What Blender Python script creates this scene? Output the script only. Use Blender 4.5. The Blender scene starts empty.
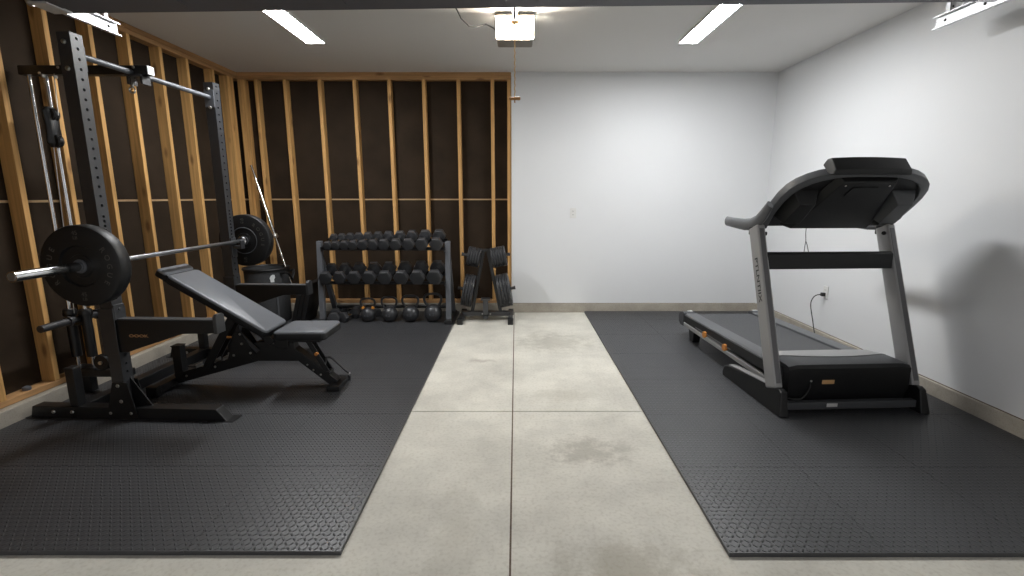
import bpy, bmesh, math, random
from mathutils import Vector, Matrix
random.seed(7)
S = bpy.context.scene
COL = S.collection
PI = math.pi

# ------------------------------------------------------------------ camera
FPX = 487.0
PITCH = math.atan(91 / FPX)
CAMH = 1.366
cd = bpy.data.cameras.new('camera')
cam = bpy.data.objects.new('camera', cd)
COL.objects.link(cam)
cam.location = (0, 0, CAMH)
cam.rotation_euler = (PI / 2 - PITCH, 0, 0)
cd.sensor_fit = 'HORIZONTAL'
cd.sensor_width = 36
cd.lens = FPX * 36 / 1024
cd.shift_x = -4 / 1024
cd.clip_start = 0.02
S.camera = cam
# ------------------------------------------------------------------ world: dim daylight that enters through the open garage door
w = bpy.data.worlds.new('world')
S.world = w
w.use_nodes = True
w.node_tree.nodes['Background'].inputs[0].default_value = (0.88, 0.87, 0.88, 1)
w.node_tree.nodes['Background'].inputs[1].default_value = 0.32
# ------------------------------------------------------------------ exposure
S.view_settings.view_transform = 'Standard'
S.view_settings.look = 'None'
S.view_settings.gamma = 1
S.view_settings.use_curve_mapping = False
S.view_settings.exposure = 1.15
LED = 52.0          # radiance of the two ceiling light panels
OPENER = 80.0       # radiance of the opener's lens

# ------------------------------------------------------------------ materials
def newmat(name):
    m = bpy.data.materials.new(name)
    m.use_nodes = True
    return m, m.node_tree, m.node_tree.nodes['Principled BSDF']

def mat(name, col, rough=0.5, metal=0.0, spec=0.5, noise=0.0, nscale=30, bump=0.0, bscale=200, coat=0.0):
    m, t, b = newmat(name)
    b.inputs['Base Color'].default_value = (*col, 1)
    b.inputs['Roughness'].default_value = rough
    b.inputs['Metallic'].default_value = metal
    b.inputs['Specular IOR Level'].default_value = spec
    b.inputs['Coat Weight'].default_value = coat
    tc = t.nodes.new('ShaderNodeTexCoord')
    if noise:
        n = t.nodes.new('ShaderNodeTexNoise')
        n.inputs['Scale'].default_value = nscale
        n.inputs['Detail'].default_value = 6
        t.links.new(tc.outputs['Object'], n.inputs['Vector'])
        mx = t.nodes.new('ShaderNodeMix'); mx.data_type = 'RGBA'
        mx.inputs['A'].default_value = (*[c * (1 - noise) for c in col], 1)
        mx.inputs['B'].default_value = (*[min(1, c * (1 + noise)) for c in col], 1)
        t.links.new(n.outputs['Fac'], mx.inputs['Factor'])
        t.links.new(mx.outputs['Result'], b.inputs['Base Color'])
    if bump:
        n2 = t.nodes.new('ShaderNodeTexNoise')
        n2.inputs['Scale'].default_value = bscale
        n2.inputs['Detail'].default_value = 3
        t.links.new(tc.outputs['Object'], n2.inputs['Vector'])
        bp = t.nodes.new('ShaderNodeBump')
        bp.inputs['Strength'].default_value = bump
        bp.inputs['Distance'].default_value = 0.002
        t.links.new(n2.outputs['Fac'], bp.inputs['Height'])
        t.links.new(bp.outputs['Normal'], b.inputs['Normal'])
    return m

def emit(name, col, s):
    m, t, b = newmat(name)
    b.inputs['Base Color'].default_value = (0.8, 0.8, 0.8, 1)
    b.inputs['Emission Color'].default_value = (*col, 1)
    b.inputs['Emission Strength'].default_value = s
    return m

def math_node(t, op, a, b=None, c=None):
    n = t.nodes.new('ShaderNodeMath'); n.operation = op
    for i, v in enumerate((a, b, c)):
        if v is None: continue
        if isinstance(v, (int, float)): n.inputs[i].default_value = v
        else: t.links.new(v, n.inputs[i])
    return n.outputs[0]

def wood_mat(name, axis, base=(0.57, 0.32, 0.11)):
    """pine with grain running along one axis, knots and planer streaks"""
    m, t, b = newmat(name)
    tc = t.nodes.new('ShaderNodeTexCoord')
    mp = t.nodes.new('ShaderNodeMapping')
    sc = [38, 38, 38]; sc[axis] = 1.3
    mp.inputs['Scale'].default_value = sc
    t.links.new(tc.outputs['Object'], mp.inputs['Vector'])
    oi = t.nodes.new('ShaderNodeObjectInfo')
    va = t.nodes.new('ShaderNodeVectorMath'); va.operation = 'ADD'
    t.links.new(mp.outputs[0], va.inputs[0])
    ml = math_node(t, 'MULTIPLY', oi.outputs['Random'], 57.0)
    cb = t.nodes.new('ShaderNodeCombineXYZ')
    for i in range(3): t.links.new(ml, cb.inputs[i])
    t.links.new(cb.outputs[0], va.inputs[1])
    n = t.nodes.new('ShaderNodeTexNoise'); n.inputs['Scale'].default_value = 1.0; n.inputs['Detail'].default_value = 5
    n.inputs['Distortion'].default_value = 0.6
    t.links.new(va.outputs[0], n.inputs['Vector'])
    cr = t.nodes.new('ShaderNodeValToRGB')
    e = cr.color_ramp.elements
    e[0].position = 0.3; e[0].color = (*[c * 0.72 for c in base], 1)
    e[1].position = 0.7; e[1].color = (*[min(1, c * 1.22) for c in base], 1)
    t.links.new(n.outputs['Fac'], cr.inputs[0])
    # knots
    mp2 = t.nodes.new('ShaderNodeMapping')
    s2 = [7, 7, 7]; s2[axis] = 2.6
    mp2.inputs['Scale'].default_value = s2
    t.links.new(tc.outputs['Object'], mp2.inputs['Vector'])
    va2 = t.nodes.new('ShaderNodeVectorMath'); va2.operation = 'ADD'
    t.links.new(mp2.outputs[0], va2.inputs[0]); t.links.new(cb.outputs[0], va2.inputs[1])
    v = t.nodes.new('ShaderNodeTexVoronoi'); v.inputs['Scale'].default_value = 1.0
    t.links.new(va2.outputs[0], v.inputs['Vector'])
    mr = t.nodes.new('ShaderNodeMapRange')
    mr.inputs['From Min'].default_value = 0.07; mr.inputs['From Max'].default_value = 0.17
    mr.inputs['To Min'].default_value = 0.7; mr.inputs['To Max'].default_value = 0.0
    t.links.new(v.outputs['Distance'], mr.inputs['Value'])
    mx = t.nodes.new('ShaderNodeMix'); mx.data_type = 'RGBA'
    t.links.new(mr.outputs[0], mx.inputs['Factor'])
    t.links.new(cr.outputs[0], mx.inputs['A'])
    mx.inputs['B'].default_value = (0.13, 0.05, 0.015, 1)
    t.links.new(mx.outputs['Result'], b.inputs['Base Color'])
    b.inputs['Roughness'].default_value = 0.72
    return m

def rubber_mat():
    """black foam tile with a raised tread-plate pattern"""
    m, t, b = newmat('rubber_tread')
    tc = t.nodes.new('ShaderNodeTexCoord')
    sp = t.nodes.new('ShaderNodeSeparateXYZ')
    t.links.new(tc.outputs['Object'], sp.inputs[0])
    G = 1 / 0.0254
    x = math_node(t, 'MULTIPLY', sp.outputs[0], 1/0.0215)
    y = math_node(t, 'MULTIPLY', sp.outputs[1], 1/0.027)
    fx = math_node(t, 'FLOOR', x); fy = math_node(t, 'FLOOR', y)
    par = math_node(t, 'MODULO', math_node(t, 'ADD', math_node(t, 'ADD', fx, fy), 1000), 2)
    lx = math_node(t, 'SUBTRACT', math_node(t, 'SUBTRACT', x, fx), 0.5)
    ly = math_node(t, 'SUBTRACT', math_node(t, 'SUBTRACT', y, fy), 0.5)
    sgn = math_node(t, 'SUBTRACT', math_node(t, 'MULTIPLY', par, 2), 1)
    lx2 = math_node(t, 'MULTIPLY', lx, sgn)
    u = math_node(t, 'MULTIPLY', math_node(t, 'ADD', lx2, ly), 0.7071)
    v = math_node(t, 'MULTIPLY', math_node(t, 'SUBTRACT', lx2, ly), 0.7071)
    uu = math_node(t, 'POWER', math_node(t, 'ABSOLUTE', math_node(t, 'DIVIDE', u, 0.44)), 2)
    vv = math_node(t, 'POWER', math_node(t, 'ABSOLUTE', math_node(t, 'DIVIDE', v, 0.19)), 2)
    r = math_node(t, 'ADD', uu, vv)
    mr = t.nodes.new('ShaderNodeMapRange')
    mr.interpolation_type = 'SMOOTHSTEP'
    mr.inputs['From Min'].default_value = 0.0; mr.inputs['From Max'].default_value = 1.05
    mr.inputs['To Min'].default_value = 1.0; mr.inputs['To Max'].default_value = 0.0
    t.links.new(r, mr.inputs['Value'])
    bp = t.nodes.new('ShaderNodeBump')
    bp.inputs['Strength'].default_value = 1.0
    bp.inputs['Distance'].default_value = 0.008
    t.links.new(mr.outputs[0], bp.inputs['Height'])
    n = t.nodes.new('ShaderNodeTexNoise'); n.inputs['Scale'].default_value = 350
    t.links.new(tc.outputs['Object'], n.inputs['Vector'])
    bp2 = t.nodes.new('ShaderNodeBump'); bp2.inputs['Strength'].default_value = 0.25; bp2.inputs['Distance'].default_value = 0.0006
    t.links.new(n.outputs['Fac'], bp2.inputs['Height'])
    t.links.new(bp.outputs['Normal'], bp2.inputs['Normal'])
    t.links.new(bp2.outputs['Normal'], b.inputs['Normal'])
    # dusty wear
    n3 = t.nodes.new('ShaderNodeTexNoise'); n3.inputs['Scale'].default_value = 2.2; n3.inputs['Detail'].default_value = 7
    g = t.nodes.new('ShaderNodeNewGeometry')
    t.links.new(g.outputs['Position'], n3.inputs['Vector'])
    mx = t.nodes.new('ShaderNodeMix'); mx.data_type = 'RGBA'
    mx.inputs['A'].default_value = (0.020, 0.021, 0.024, 1)
    mx.inputs['B'].default_value = (0.045, 0.047, 0.051, 1)
    t.links.new(n3.outputs['Fac'], mx.inputs['Factor'])
    t.links.new(mx.outputs['Result'], b.inputs['Base Color'])
    b.inputs['Roughness'].default_value = 0.46
    b.inputs['Specular IOR Level'].default_value = 0.85
    return m

def concrete_mat(name, base, stains=(), scale=1.0, rough=0.7):
    m, t, b = newmat(name)
    g = t.nodes.new('ShaderNodeNewGeometry')
    P = g.outputs['Position']
    n = t.nodes.new('ShaderNodeTexNoise'); n.inputs['Scale'].default_value = 2.3 * scale; n.inputs['Detail'].default_value = 9; n.inputs['Roughness'].default_value = 0.62
    t.links.new(P, n.inputs['Vector'])
    cr = t.nodes.new('ShaderNodeValToRGB')
    e = cr.color_ramp.elements
    e[0].position = 0.30; e[0].color = (*[c * 0.74 for c in base], 1)
    e[1].position = 0.62; e[1].color = (*base, 1)
    t.links.new(n.outputs['Fac'], cr.inputs[0])
    out = cr.outputs[0]
    # fine speckle
    n2 = t.nodes.new('ShaderNodeTexNoise'); n2.inputs['Scale'].default_value = 60 * scale; n2.inputs['Detail'].default_value = 4
    t.links.new(P, n2.inputs['Vector'])
    cr2 = t.nodes.new('ShaderNodeValToRGB')
    f = cr2.color_ramp.elements
    f[0].position = 0.33; f[0].color = (0.80, 0.78, 0.75, 1)
    f[1].position = 0.52; f[1].color = (1, 1, 1, 1)
    t.links.new(n2.outputs['Fac'], cr2.inputs[0])
    mx = t.nodes.new('ShaderNodeMix'); mx.data_type = 'RGBA'; mx.blend_type = 'MULTIPLY'
    mx.inputs['Factor'].default_value = 0.6
    t.links.new(out, mx.inputs['A']); t.links.new(cr2.outputs[0], mx.inputs['B'])
    out = mx.outputs['Result']
    for (sx, sy, rx, ry, amt, col) in stains:
        sub = t.nodes.new('ShaderNodeVectorMath'); sub.operation = 'SUBTRACT'
        t.links.new(P, sub.inputs[0]); sub.inputs[1].default_value = (sx, sy, 0)
        dv = t.nodes.new('ShaderNodeVectorMath'); dv.operation = 'DIVIDE'
        t.links.new(sub.outputs[0], dv.inputs[0]); dv.inputs[1].default_value = (rx, ry, 1)
        ln = t.nodes.new('ShaderNodeVectorMath'); ln.operation = 'LENGTH'
        t.links.new(dv.outputs[0], ln.inputs[0])
        nn = t.nodes.new('ShaderNodeTexNoise'); nn.inputs['Scale'].default_value = 9; nn.inputs['Detail'].default_value = 7
        nn.inputs['Roughness'].default_value = 0.7
        t.links.new(P, nn.inputs['Vector'])
        k = math_node(t, 'ADD', ln.outputs['Value'], math_node(t, 'MULTIPLY', math_node(t, 'SUBTRACT', nn.outputs['Fac'], 0.5), 3.2))
        mr = t.nodes.new('ShaderNodeMapRange'); mr.interpolation_type = 'SMOOTHSTEP'
        mr.inputs['From Min'].default_value = 0.2; mr.inputs['From Max'].default_value = 1.2
        mr.inputs['To Min'].default_value = amt; mr.inputs['To Max'].default_value = 0
        t.links.new(k, mr.inputs['Value'])
        m2 = t.nodes.new('ShaderNodeMix'); m2.data_type = 'RGBA'
        t.links.new(mr.outputs[0], m2.inputs['Factor'])
        t.links.new(out, m2.inputs['A']); m2.inputs['B'].default_value = (*col, 1)
        out = m2.outputs['Result']
    t.links.new(out, b.inputs['Base Color'])
    b.inputs['Roughness'].default_value = rough
    bp = t.nodes.new('ShaderNodeBump'); bp.inputs['Strength'].default_value = 0.15; bp.inputs['Distance'].default_value = 0.002
    t.links.new(n2.outputs['Fac'], bp.inputs['Height']); t.links.new(bp.outputs['Normal'], b.inputs['Normal'])
    return m

M = dict(
    drywall=mat('painted_drywall', (0.735, 0.745, 0.755), 0.6, noise=0.015, nscale=3, bump=0.25, bscale=90),
    ceiling=mat('ceiling_paint', (0.72, 0.71, 0.69), 0.8, bump=0.3, bscale=120),
    paper=mat('dark_building_paper', (0.030, 0.020, 0.0125), 0.85, spec=0.15, noise=0.5, nscale=4, bump=0.4, bscale=30),
    seam=mat('board_edge', (0.42, 0.28, 0.15), 0.8, noise=0.2),
    stud=wood_mat('pine_vertical', 2),
    plate_x=wood_mat('pine_along_x', 0, (0.46, 0.26, 0.11)),
    plate_y=wood_mat('pine_along_y', 1, (0.46, 0.26, 0.11)),
    floor=concrete_mat('concrete_floor', (0.65, 0.63, 0.56), stains=[
        (0.36, 4.48, 0.40, 0.32, 0.42, (0.27, 0.25, 0.20)),
        (0.36, 3.22, 0.30, 0.12, 0.30, (0.33, 0.31, 0.25)),
        (0.40, 2.46, 0.24, 0.17, 0.60, (0.26, 0.24, 0.20)),
        (0.42, 1.60, 0.30, 0.16, 0.45, (0.30, 0.27, 0.20)),
        (-0.30, 3.95, 0.12, 0.06, 0.55, (0.30, 0.26, 0.22)),
        (-0.25, 1.72, 0.12, 0.4, 0.25, (0.36, 0.34, 0.28)),
    ]),
    footing=concrete_mat('concrete_footing', (0.45, 0.41, 0.345), scale=2.2),
    joint=mat('joint_filler', (0.12, 0.085, 0.06), 0.9, noise=0.5, nscale=60),
    rubber=rubber_mat(),
    black=mat('black_powder_coat', (0.005, 0.0053, 0.006), 0.40, spec=0.6, bump=0.1, bscale=500),
    black_face=mat('satin_black_steel', (0.020, 0.0215, 0.025), 0.40, spec=1.0, bump=0.1, bscale=500),
    grey_steel=mat('grey_powder_coat', (0.105, 0.112, 0.125), 0.45, bump=0.1, bscale=500),
    bolt=mat('zinc_bolt', (0.62, 0.62, 0.60), 0.3, 1.0),
    chrome=mat('polished_chrome', (0.75, 0.76, 0.78), 0.16, 1.0),
    bar=mat('bare_steel_bar', (0.42, 0.43, 0.45), 0.30, 1.0, bump=0.3, bscale=900),
    plate=mat('bumper_rubber', (0.006, 0.0063, 0.007), 0.48, bump=0.15, bscale=300),
    iron=mat('cast_iron', (0.030, 0.031, 0.034), 0.36, bump=0.3, bscale=120),
    letter=mat('worn_letters', (0.085, 0.078, 0.07), 0.6),
    gold=mat('bronze_lettering', (0.50, 0.27, 0.12), 0.5),
    vinyl=mat('glare_vinyl', (0.13, 0.138, 0.152), 0.42, bump=0.25, bscale=350),  # dark vinyl pad tops, lamp glare put into the colour
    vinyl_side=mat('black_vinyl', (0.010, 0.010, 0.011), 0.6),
    hexr=mat('hex_rubber', (0.028, 0.029, 0.032), 0.42, spec=0.8, bump=0.2, bscale=250),
    orange=mat('orange_plastic', (0.60, 0.24, 0.05), 0.5),
    orange_band=mat('yellow_orange_band', (0.85, 0.34, 0.05), 0.45),
    fabric=mat('dark_fabric', (0.036, 0.037, 0.039), 0.85, noise=0.3, nscale=80, bump=0.4, bscale=300),
    white=mat('white_plastic', (0.70, 0.70, 0.68), 0.35),
    socket=mat('socket_slot', (0.05, 0.05, 0.05), 0.6),
    silver=mat('silver_paint', (0.34, 0.34, 0.34), 0.40, 0.2, bump=0.1, bscale=600),
    silver_dark=mat('dark_silver_paint', (0.15, 0.15, 0.155), 0.4, 0.3),
    plastic=mat('black_plastic', (0.007, 0.0073, 0.0078), 0.45, bump=0.15, bscale=400),
    plastic_grey=mat('charcoal_plastic', (0.060, 0.063, 0.068), 0.42, bump=0.1, bscale=400),
    belt=mat('treadmill_belt', (0.050, 0.052, 0.056), 0.5, bump=0.3, bscale=500),
    rail=mat('rail_plastic', (0.10, 0.104, 0.11), 0.42, bump=0.15, bscale=300),
    screen=mat('screen_glass', (0.01, 0.01, 0.012), 0.1),
    sticker=mat('amber_sticker', (0.60, 0.36, 0.16), 0.5),
    sticker_w=mat('pale_sticker', (0.55, 0.55, 0.54), 0.5),
    galv=mat('galvanised_steel', (0.72, 0.73, 0.75), 0.45, 0.55, noise=0.12, nscale=40),
    door=mat('door_steel', (0.10, 0.10, 0.112), 0.55, bump=0.1, bscale=200),
    opener=mat('opener_shell', (0.20, 0.17, 0.14), 0.5),
    led=emit('led_diffuser', (0.98, 0.99, 1.0), LED),
    lens=emit('opener_lens', (1.0, 0.93, 0.80), OPENER),
    rope=mat('tan_cord', (0.62, 0.42, 0.20), 0.8),
    handle=mat('wood_brown_handle', (0.42, 0.20, 0.06), 0.5),
    logo=mat('white_print', (0.60, 0.62, 0.62), 0.5),
    cable=mat('black_cable', (0.02, 0.02, 0.02), 0.5),
)

# ------------------------------------------------------------------ mesh helpers
class B:
    def __init__(s): s.bm = bmesh.new()
    def box(s, x0, x1, y0, y1, z0, z1):
        vs = [s.bm.verts.new(p) for p in ((x0,y0,z0),(x1,y0,z0),(x1,y1,z0),(x0,y1,z0),(x0,y0,z1),(x1,y0,z1),(x1,y1,z1),(x0,y1,z1))]
        for f in ((0,3,2,1),(4,5,6,7),(0,1,5,4),(1,2,6,5),(2,3,7,6),(3,0,4,7)):
            s.bm.faces.new([vs[i] for i in f])
        return s
    def prism(s, pts, ax, a, b):
        """polygon pts (2D) in the plane normal to axis ax, extruded from a to b"""
        def P(p, q):
            return {'x': (q, p[0], p[1]), 'y': (p[0], q, p[1]), 'z': (p[0], p[1], q)}[ax]
        A = [s.bm.verts.new(P(p, a)) for p in pts]; C = [s.bm.verts.new(P(p, b)) for p in pts]
        n = len(pts)
        s.bm.faces.new(A[::-1]); s.bm.faces.new(C)
        for i in range(n): s.bm.faces.new((A[i], A[(i+1)%n], C[(i+1)%n], C[i]))
        return s
    def beam(s, p, q, w, h, up=(0,0,1)):
        """rectangular bar from p to q: w sideways, h along up"""
        p, q = Vector(p), Vector(q); d = (q-p).normalized(); up = Vector(up)
        side = d.cross(up).normalized(); u = side.cross(d).normalized()
        vs = []
        for c in (p, q):
            for a, e in ((-1,-1),(1,-1),(1,1),(-1,1)):
                vs.append(s.bm.verts.new(c + side*a*w/2 + u*e*h/2))
        for f in ((0,1,2,3),(7,6,5,4),(0,4,5,1),(1,5,6,2),(2,6,7,3),(3,7,4,0)):
            s.bm.faces.new([vs[i] for i in f])
        return s
    def cyl(s, p, q, r, r2=None, n=20):
        return s.tube([p, q], r, n, radii=[r, r if r2 is None else r2])
    def tube(s, pts, r, n=10, radii=None, closed=False, flat=1.0):
        pts = [Vector(p) for p in pts]; rings = []; N = len(pts)
        ref = None
        for i, p in enumerate(pts):
            if closed: d = (pts[(i+1)%N]-pts[i-1]).normalized()
            else: d = (pts[min(i+1,N-1)]-pts[max(i-1,0)]).normalized()
            if ref is None:
                ref = Vector((0,0,1)) if abs(d.z) < 0.9 else Vector((1,0,0))
            a = d.cross(ref).normalized(); c = a.cross(d).normalized(); ref = c
            rr = radii[i] if radii else r
            rings.append([s.bm.verts.new(p + a*math.cos(2*PI*k/n)*rr + c*math.sin(2*PI*k/n)*rr*flat) for k in range(n)])
        for i in range(N if closed else N-1):
            A, C = rings[i], rings[(i+1)%N]
            for k in range(n): s.bm.faces.new((A[k], A[(k+1)%n], C[(k+1)%n], C[k]))
        if not closed:
            s.bm.faces.new(rings[0][::-1]); s.bm.faces.new(rings[-1])
        return s
    def lathe(s, prof, p, ax, n=48):
        """profile [(radius, distance along axis)] around axis ax through p"""
        p = Vector(p); ax = Vector(ax).normalized()
        ref = Vector((0,0,1)) if abs(ax.z) < 0.9 else Vector((1,0,0))
        a = ax.cross(ref).normalized(); c = a.cross(ax).normalized()
        rings = []
        for r, h in prof:
            if r < 1e-6: rings.append([s.bm.verts.new(p + ax*h)])
            else: rings.append([s.bm.verts.new(p + ax*h + a*math.cos(2*PI*k/n)*r + c*math.sin(2*PI*k/n)*r) for k in range(n)])
        for A, C in zip(rings, rings[1:]):
            for k in range(n):
                k2 = (k+1) % n
                if len(A) == 1 and len(C) == 1: continue
                if len(A) == 1: s.bm.faces.new((A[0], C[k2], C[k]))
                elif len(C) == 1: s.bm.faces.new((A[k], A[k2], C[0]))
                else: s.bm.faces.new((A[k], A[k2], C[k2], C[k]))
        if len(rings[0]) > 1 and prof[0] != prof[-1]: s.bm.faces.new(rings[0][::-1])
        if len(rings[-1]) > 1 and prof[0] != prof[-1]: s.bm.faces.new(rings[-1])
        return s
    def quadstrip(s, A, C, closed=True):
        n = len(A)
        for i in range(n if closed else n-1):
            s.bm.faces.new((A[i], A[(i+1)%n], C[(i+1)%n], C[i]))
    def mesh(s, name):
        bmesh.ops.recalc_face_normals(s.bm, faces=s.bm.faces)
        me = bpy.data.meshes.new(name); s.bm.to_mesh(me); s.bm.free(); return me

def smooth_by_angle(me, ang=35):
    me.polygons.foreach_set('use_smooth', [True]*len(me.polygons))
    bm = bmesh.new(); bm.from_mesh(me)
    for e in bm.edges:
        if len(e.link_faces) == 2 and e.calc_face_angle(0) > math.radians(ang): e.smooth = False
    bm.to_mesh(me); bm.free()

def obj(name, b, m, parent=None, bevel=0.0, seg=2, smooth=True, kind=None, label=None):
    me = b.mesh(name) if isinstance(b, B) else b
    if smooth and not bevel: smooth_by_angle(me)
    for mm in (m if isinstance(m, (list, tuple)) else [m]): me.materials.append(mm)
    o = bpy.data.objects.new(name, me); COL.objects.link(o)
    if bevel:
        md = o.modifiers.new('bevel', 'BEVEL'); md.width = bevel; md.segments = seg
        md.limit_method = 'ANGLE'; md.angle_limit = math.radians(40)
        me.polygons.foreach_set('use_smooth', [True]*len(me.polygons))
        wn = o.modifiers.new('wn', 'WEIGHTED_NORMAL'); wn.keep_sharp = True
    if parent: o.parent = parent
    if kind: o['kind'] = kind
    if label: o['label'] = label
    return o

def tag(o, label, cat, group=None):
    o['label'] = label; o['category'] = cat
    if group: o['group'] = group
    return o

def thing(name, label, cat, loc=(0,0,0), rot=(0,0,0), group=None):
    o = bpy.data.objects.new(name, None); COL.objects.link(o)
    o.empty_display_size = 0.1
    o.location = loc; o.rotation_euler = rot
    return tag(o, label, cat, group)

def dup(o, parent=None):
    c = o.copy(); COL.objects.link(c); c.parent = parent
    for ch in list(o.children): dup(ch, c)
    return c

_tc = {}
def text_polys(txt, size, bold=0.0):
    """mesh of a flat text, centred, in the xy plane"""
    key = (txt, size, bold)
    cu = bpy.data.curves.new('t', 'FONT'); cu.body = txt; cu.size = size
    cu.align_x = 'CENTER'; cu.align_y = 'CENTER'; cu.extrude = 0.0004; cu.offset = bold; cu.resolution_u = 3
    o = bpy.data.objects.new('t', cu); COL.objects.link(o)
    dg = bpy.context.evaluated_depsgraph_get(); dg.update()
    me = bpy.data.meshes.new_from_object(o.evaluated_get(dg))
    bpy.data.objects.remove(o); bpy.data.curves.remove(cu)
    return me

def add_text(b, txt, size, M4, bold=0.0):
    me = text_polys(txt, size, bold)
    me.transform(M4)
    b.bm.from_mesh(me); bpy.data.meshes.remove(me)

def frame(o, x, y, z):
    """matrix whose local x,y,z axes are the given vectors, at origin o"""
    x, y, z = Vector(x).normalized(), Vector(y).normalized(), Vector(z).normalized()
    return Matrix(((x.x,y.x,z.x,o[0]),(x.y,y.y,z.y,o[1]),(x.z,y.z,z.z,o[2]),(0,0,0,1)))

class Bolts(list):
    pass
def bolts(b, pts, ax, r=0.011, h=0.008):
    for p in pts: b.append((p, ax, r, h))
def put_bolts(name, bs, m, parent):
    """every bolt head a part of its own"""
    for p, ax, r, h in bs:
        obj(name, B().lathe([(0,h),(r*0.7,h),(r,h*0.45),(r,0)], p, ax, 10), m, parent)

# ------------------------------------------------------------------ the room
XL, XR, YB, ZC = -3.09, 2.90, 5.72, 2.72      # stud faces left, drywall right, back wall, ceiling
YF = 0.40                                      # wall with the garage door opening
XE = -0.055                                    # where drywall ends and open framing begins

# floor: four slabs with control joints
b = B()
jx, jy, g = -0.022, 2.955, 0.004
for (x0, x1) in ((-3.4, jx-g), (jx+g, 3.1)):
    for (y0, y1) in ((-2.2, jy-g), (jy+g, 5.95)):
        b.box(x0, x1, y0, y1, -0.12, 0)
fl = obj('floor', b, M['floor'], kind='structure', smooth=False)
obj('joint_filler', B().box(jx-g, jx+g, -2.2, 5.95, -0.1, -0.004).box(-3.4, jx-g, jy-g, jy+g, -0.1, -0.004).box(jx+g, 3.1, jy-g, jy+g, -0.1, -0.004), M['joint'], fl, smooth=False)

ce = obj('ceiling', B().box(XL-0.12, XR+0.02, YF-0.1, YB+0.14, ZC, ZC+0.05), M['ceiling'], kind='structure', smooth=False)

def holder(name):
    o = bpy.data.objects.new(name, None); COL.objects.link(o); o['kind'] = 'structure'; return o

SD = 0.089   # stud depth
# left wall: bare framing over dark sheathing
wl = holder('wall_left')
obj('sheathing', B().box(XL-SD-0.03, XL-SD, YF, YB+SD, 0.0, ZC), M['paper'], wl, smooth=False)
obj('board_seam', B().box(XL-SD, XL-SD+0.004, YF, YB+SD, 1.330, 1.346), M['seam'], wl, smooth=False)
obj('bottom_plate', B().box(XL-SD, XL, YF, YB, 0.115, 0.153), M['plate_y'], wl, bevel=0.003)
obj('top_plate', B().box(XL-SD, XL, YF, YB+SD, ZC-0.076, ZC-0.039), M['plate_y'], wl, bevel=0.003)
obj('top_plate', B().box(XL-SD, XL+0.002, YF, YB+SD, ZC-0.038, ZC), M['plate_y'], wl, bevel=0.003)
def stud(x0, x1, y0, y1, par):
    o = obj('stud', B().box(x0, x1, y0, y1, 0.153, ZC-0.076), M['stud'], par, bevel=0.003)
for y in (0.66, 1.01, 1.36, 1.71, 2.06, 2.41, 2.745, 3.095, 3.445, 3.80, 4.16, 4.52, 4.87, 5.27):
    stud(XL-SD, XL, y, y+0.038, wl)
for y in (5.53, 5.57, 5.61): stud(XL-SD, XL, y, y+0.038, wl)
# back wall: framing on the left, painted drywall on the right
wb = holder('wall_back')
obj('sheathing', B().box(XL-SD, XE, YB+SD, YB+SD+0.03, 0.0, ZC), M['paper'], wb, smooth=False)
obj('board_seam', B().box(XL-SD, XE-0.04, YB+SD-0.004, YB+SD, 1.330, 1.346), M['seam'], wb, smooth=False)
obj('bottom_plate', B().box(XL, XE, YB, YB+SD, 0.115, 0.153), M['plate_x'], wb, bevel=0.003)
obj('top_plate', B().box(XL, XE, YB, YB+SD, ZC-0.076, ZC-0.039), M['plate_x'], wb, bevel=0.003)
obj('top_plate', B().box(XL, XE+0.004, YB-0.004, YB+SD, ZC-0.038, ZC), M['plate_x'], wb, bevel=0.003)
for x in (-3.088, -3.048, -2.905, -2.585, -2.20, -1.812, -1.428, -1.044, -0.660, -0.282, -0.098):
    stud(x, x+0.038, YB, YB+SD, wb)
obj('drywall', B().box(XE, XR+0.02, YB-0.004, YB+SD+0.03, 0.106, ZC), M['drywall'], wb, smooth=False)
obj('drywall_edge', B().box(XE-0.004, XE+0.003, YB-0.012, YB+0.02, 0.10, ZC-0.04), M['seam'], wb, smooth=False)
wr = obj('wall_right', B().box(XR, XR+0.12, YF, YB, 0.106, ZC), M['drywall'], kind='structure', smooth=False)
# concrete stem walls
def footing(name, x0, x1, y0, y1):
    return obj(name, B().box(x0, x1, y0, y1, 0, 0.112), M['footing'], kind='structure', bevel=0.006)
footing('baseboard_left', XL-0.10, -3.045, YF, YB+0.1)
footing('baseboard_back', -3.045, XR+0.02, YB-0.012, YB+0.1)
footing('baseboard_right', XR-0.024, XR+0.1, YF, YB-0.012)
obj('trim_1', B().box(XE+0.02, XR-0.03, YB-0.007, YB, 0.106, 0.1155), M['joint'], kind='structure', smooth=False)
obj('trim_2', B().box(XR-0.006, XR, YF, YB-0.02, 0.106, 0.1155), M['joint'], kind='structure', smooth=False)
# front wall around the door opening (behind the camera)
b = B().box(XL-SD, -2.55, YF-0.12, YF, 0, ZC).box(2.6, XR+0.1, YF-0.12, YF, 0, ZC).box(-2.55, 2.6, YF-0.12, YF, 2.22, ZC)
obj('wall_front', b, M['drywall'], kind='structure', smooth=False)

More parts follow.
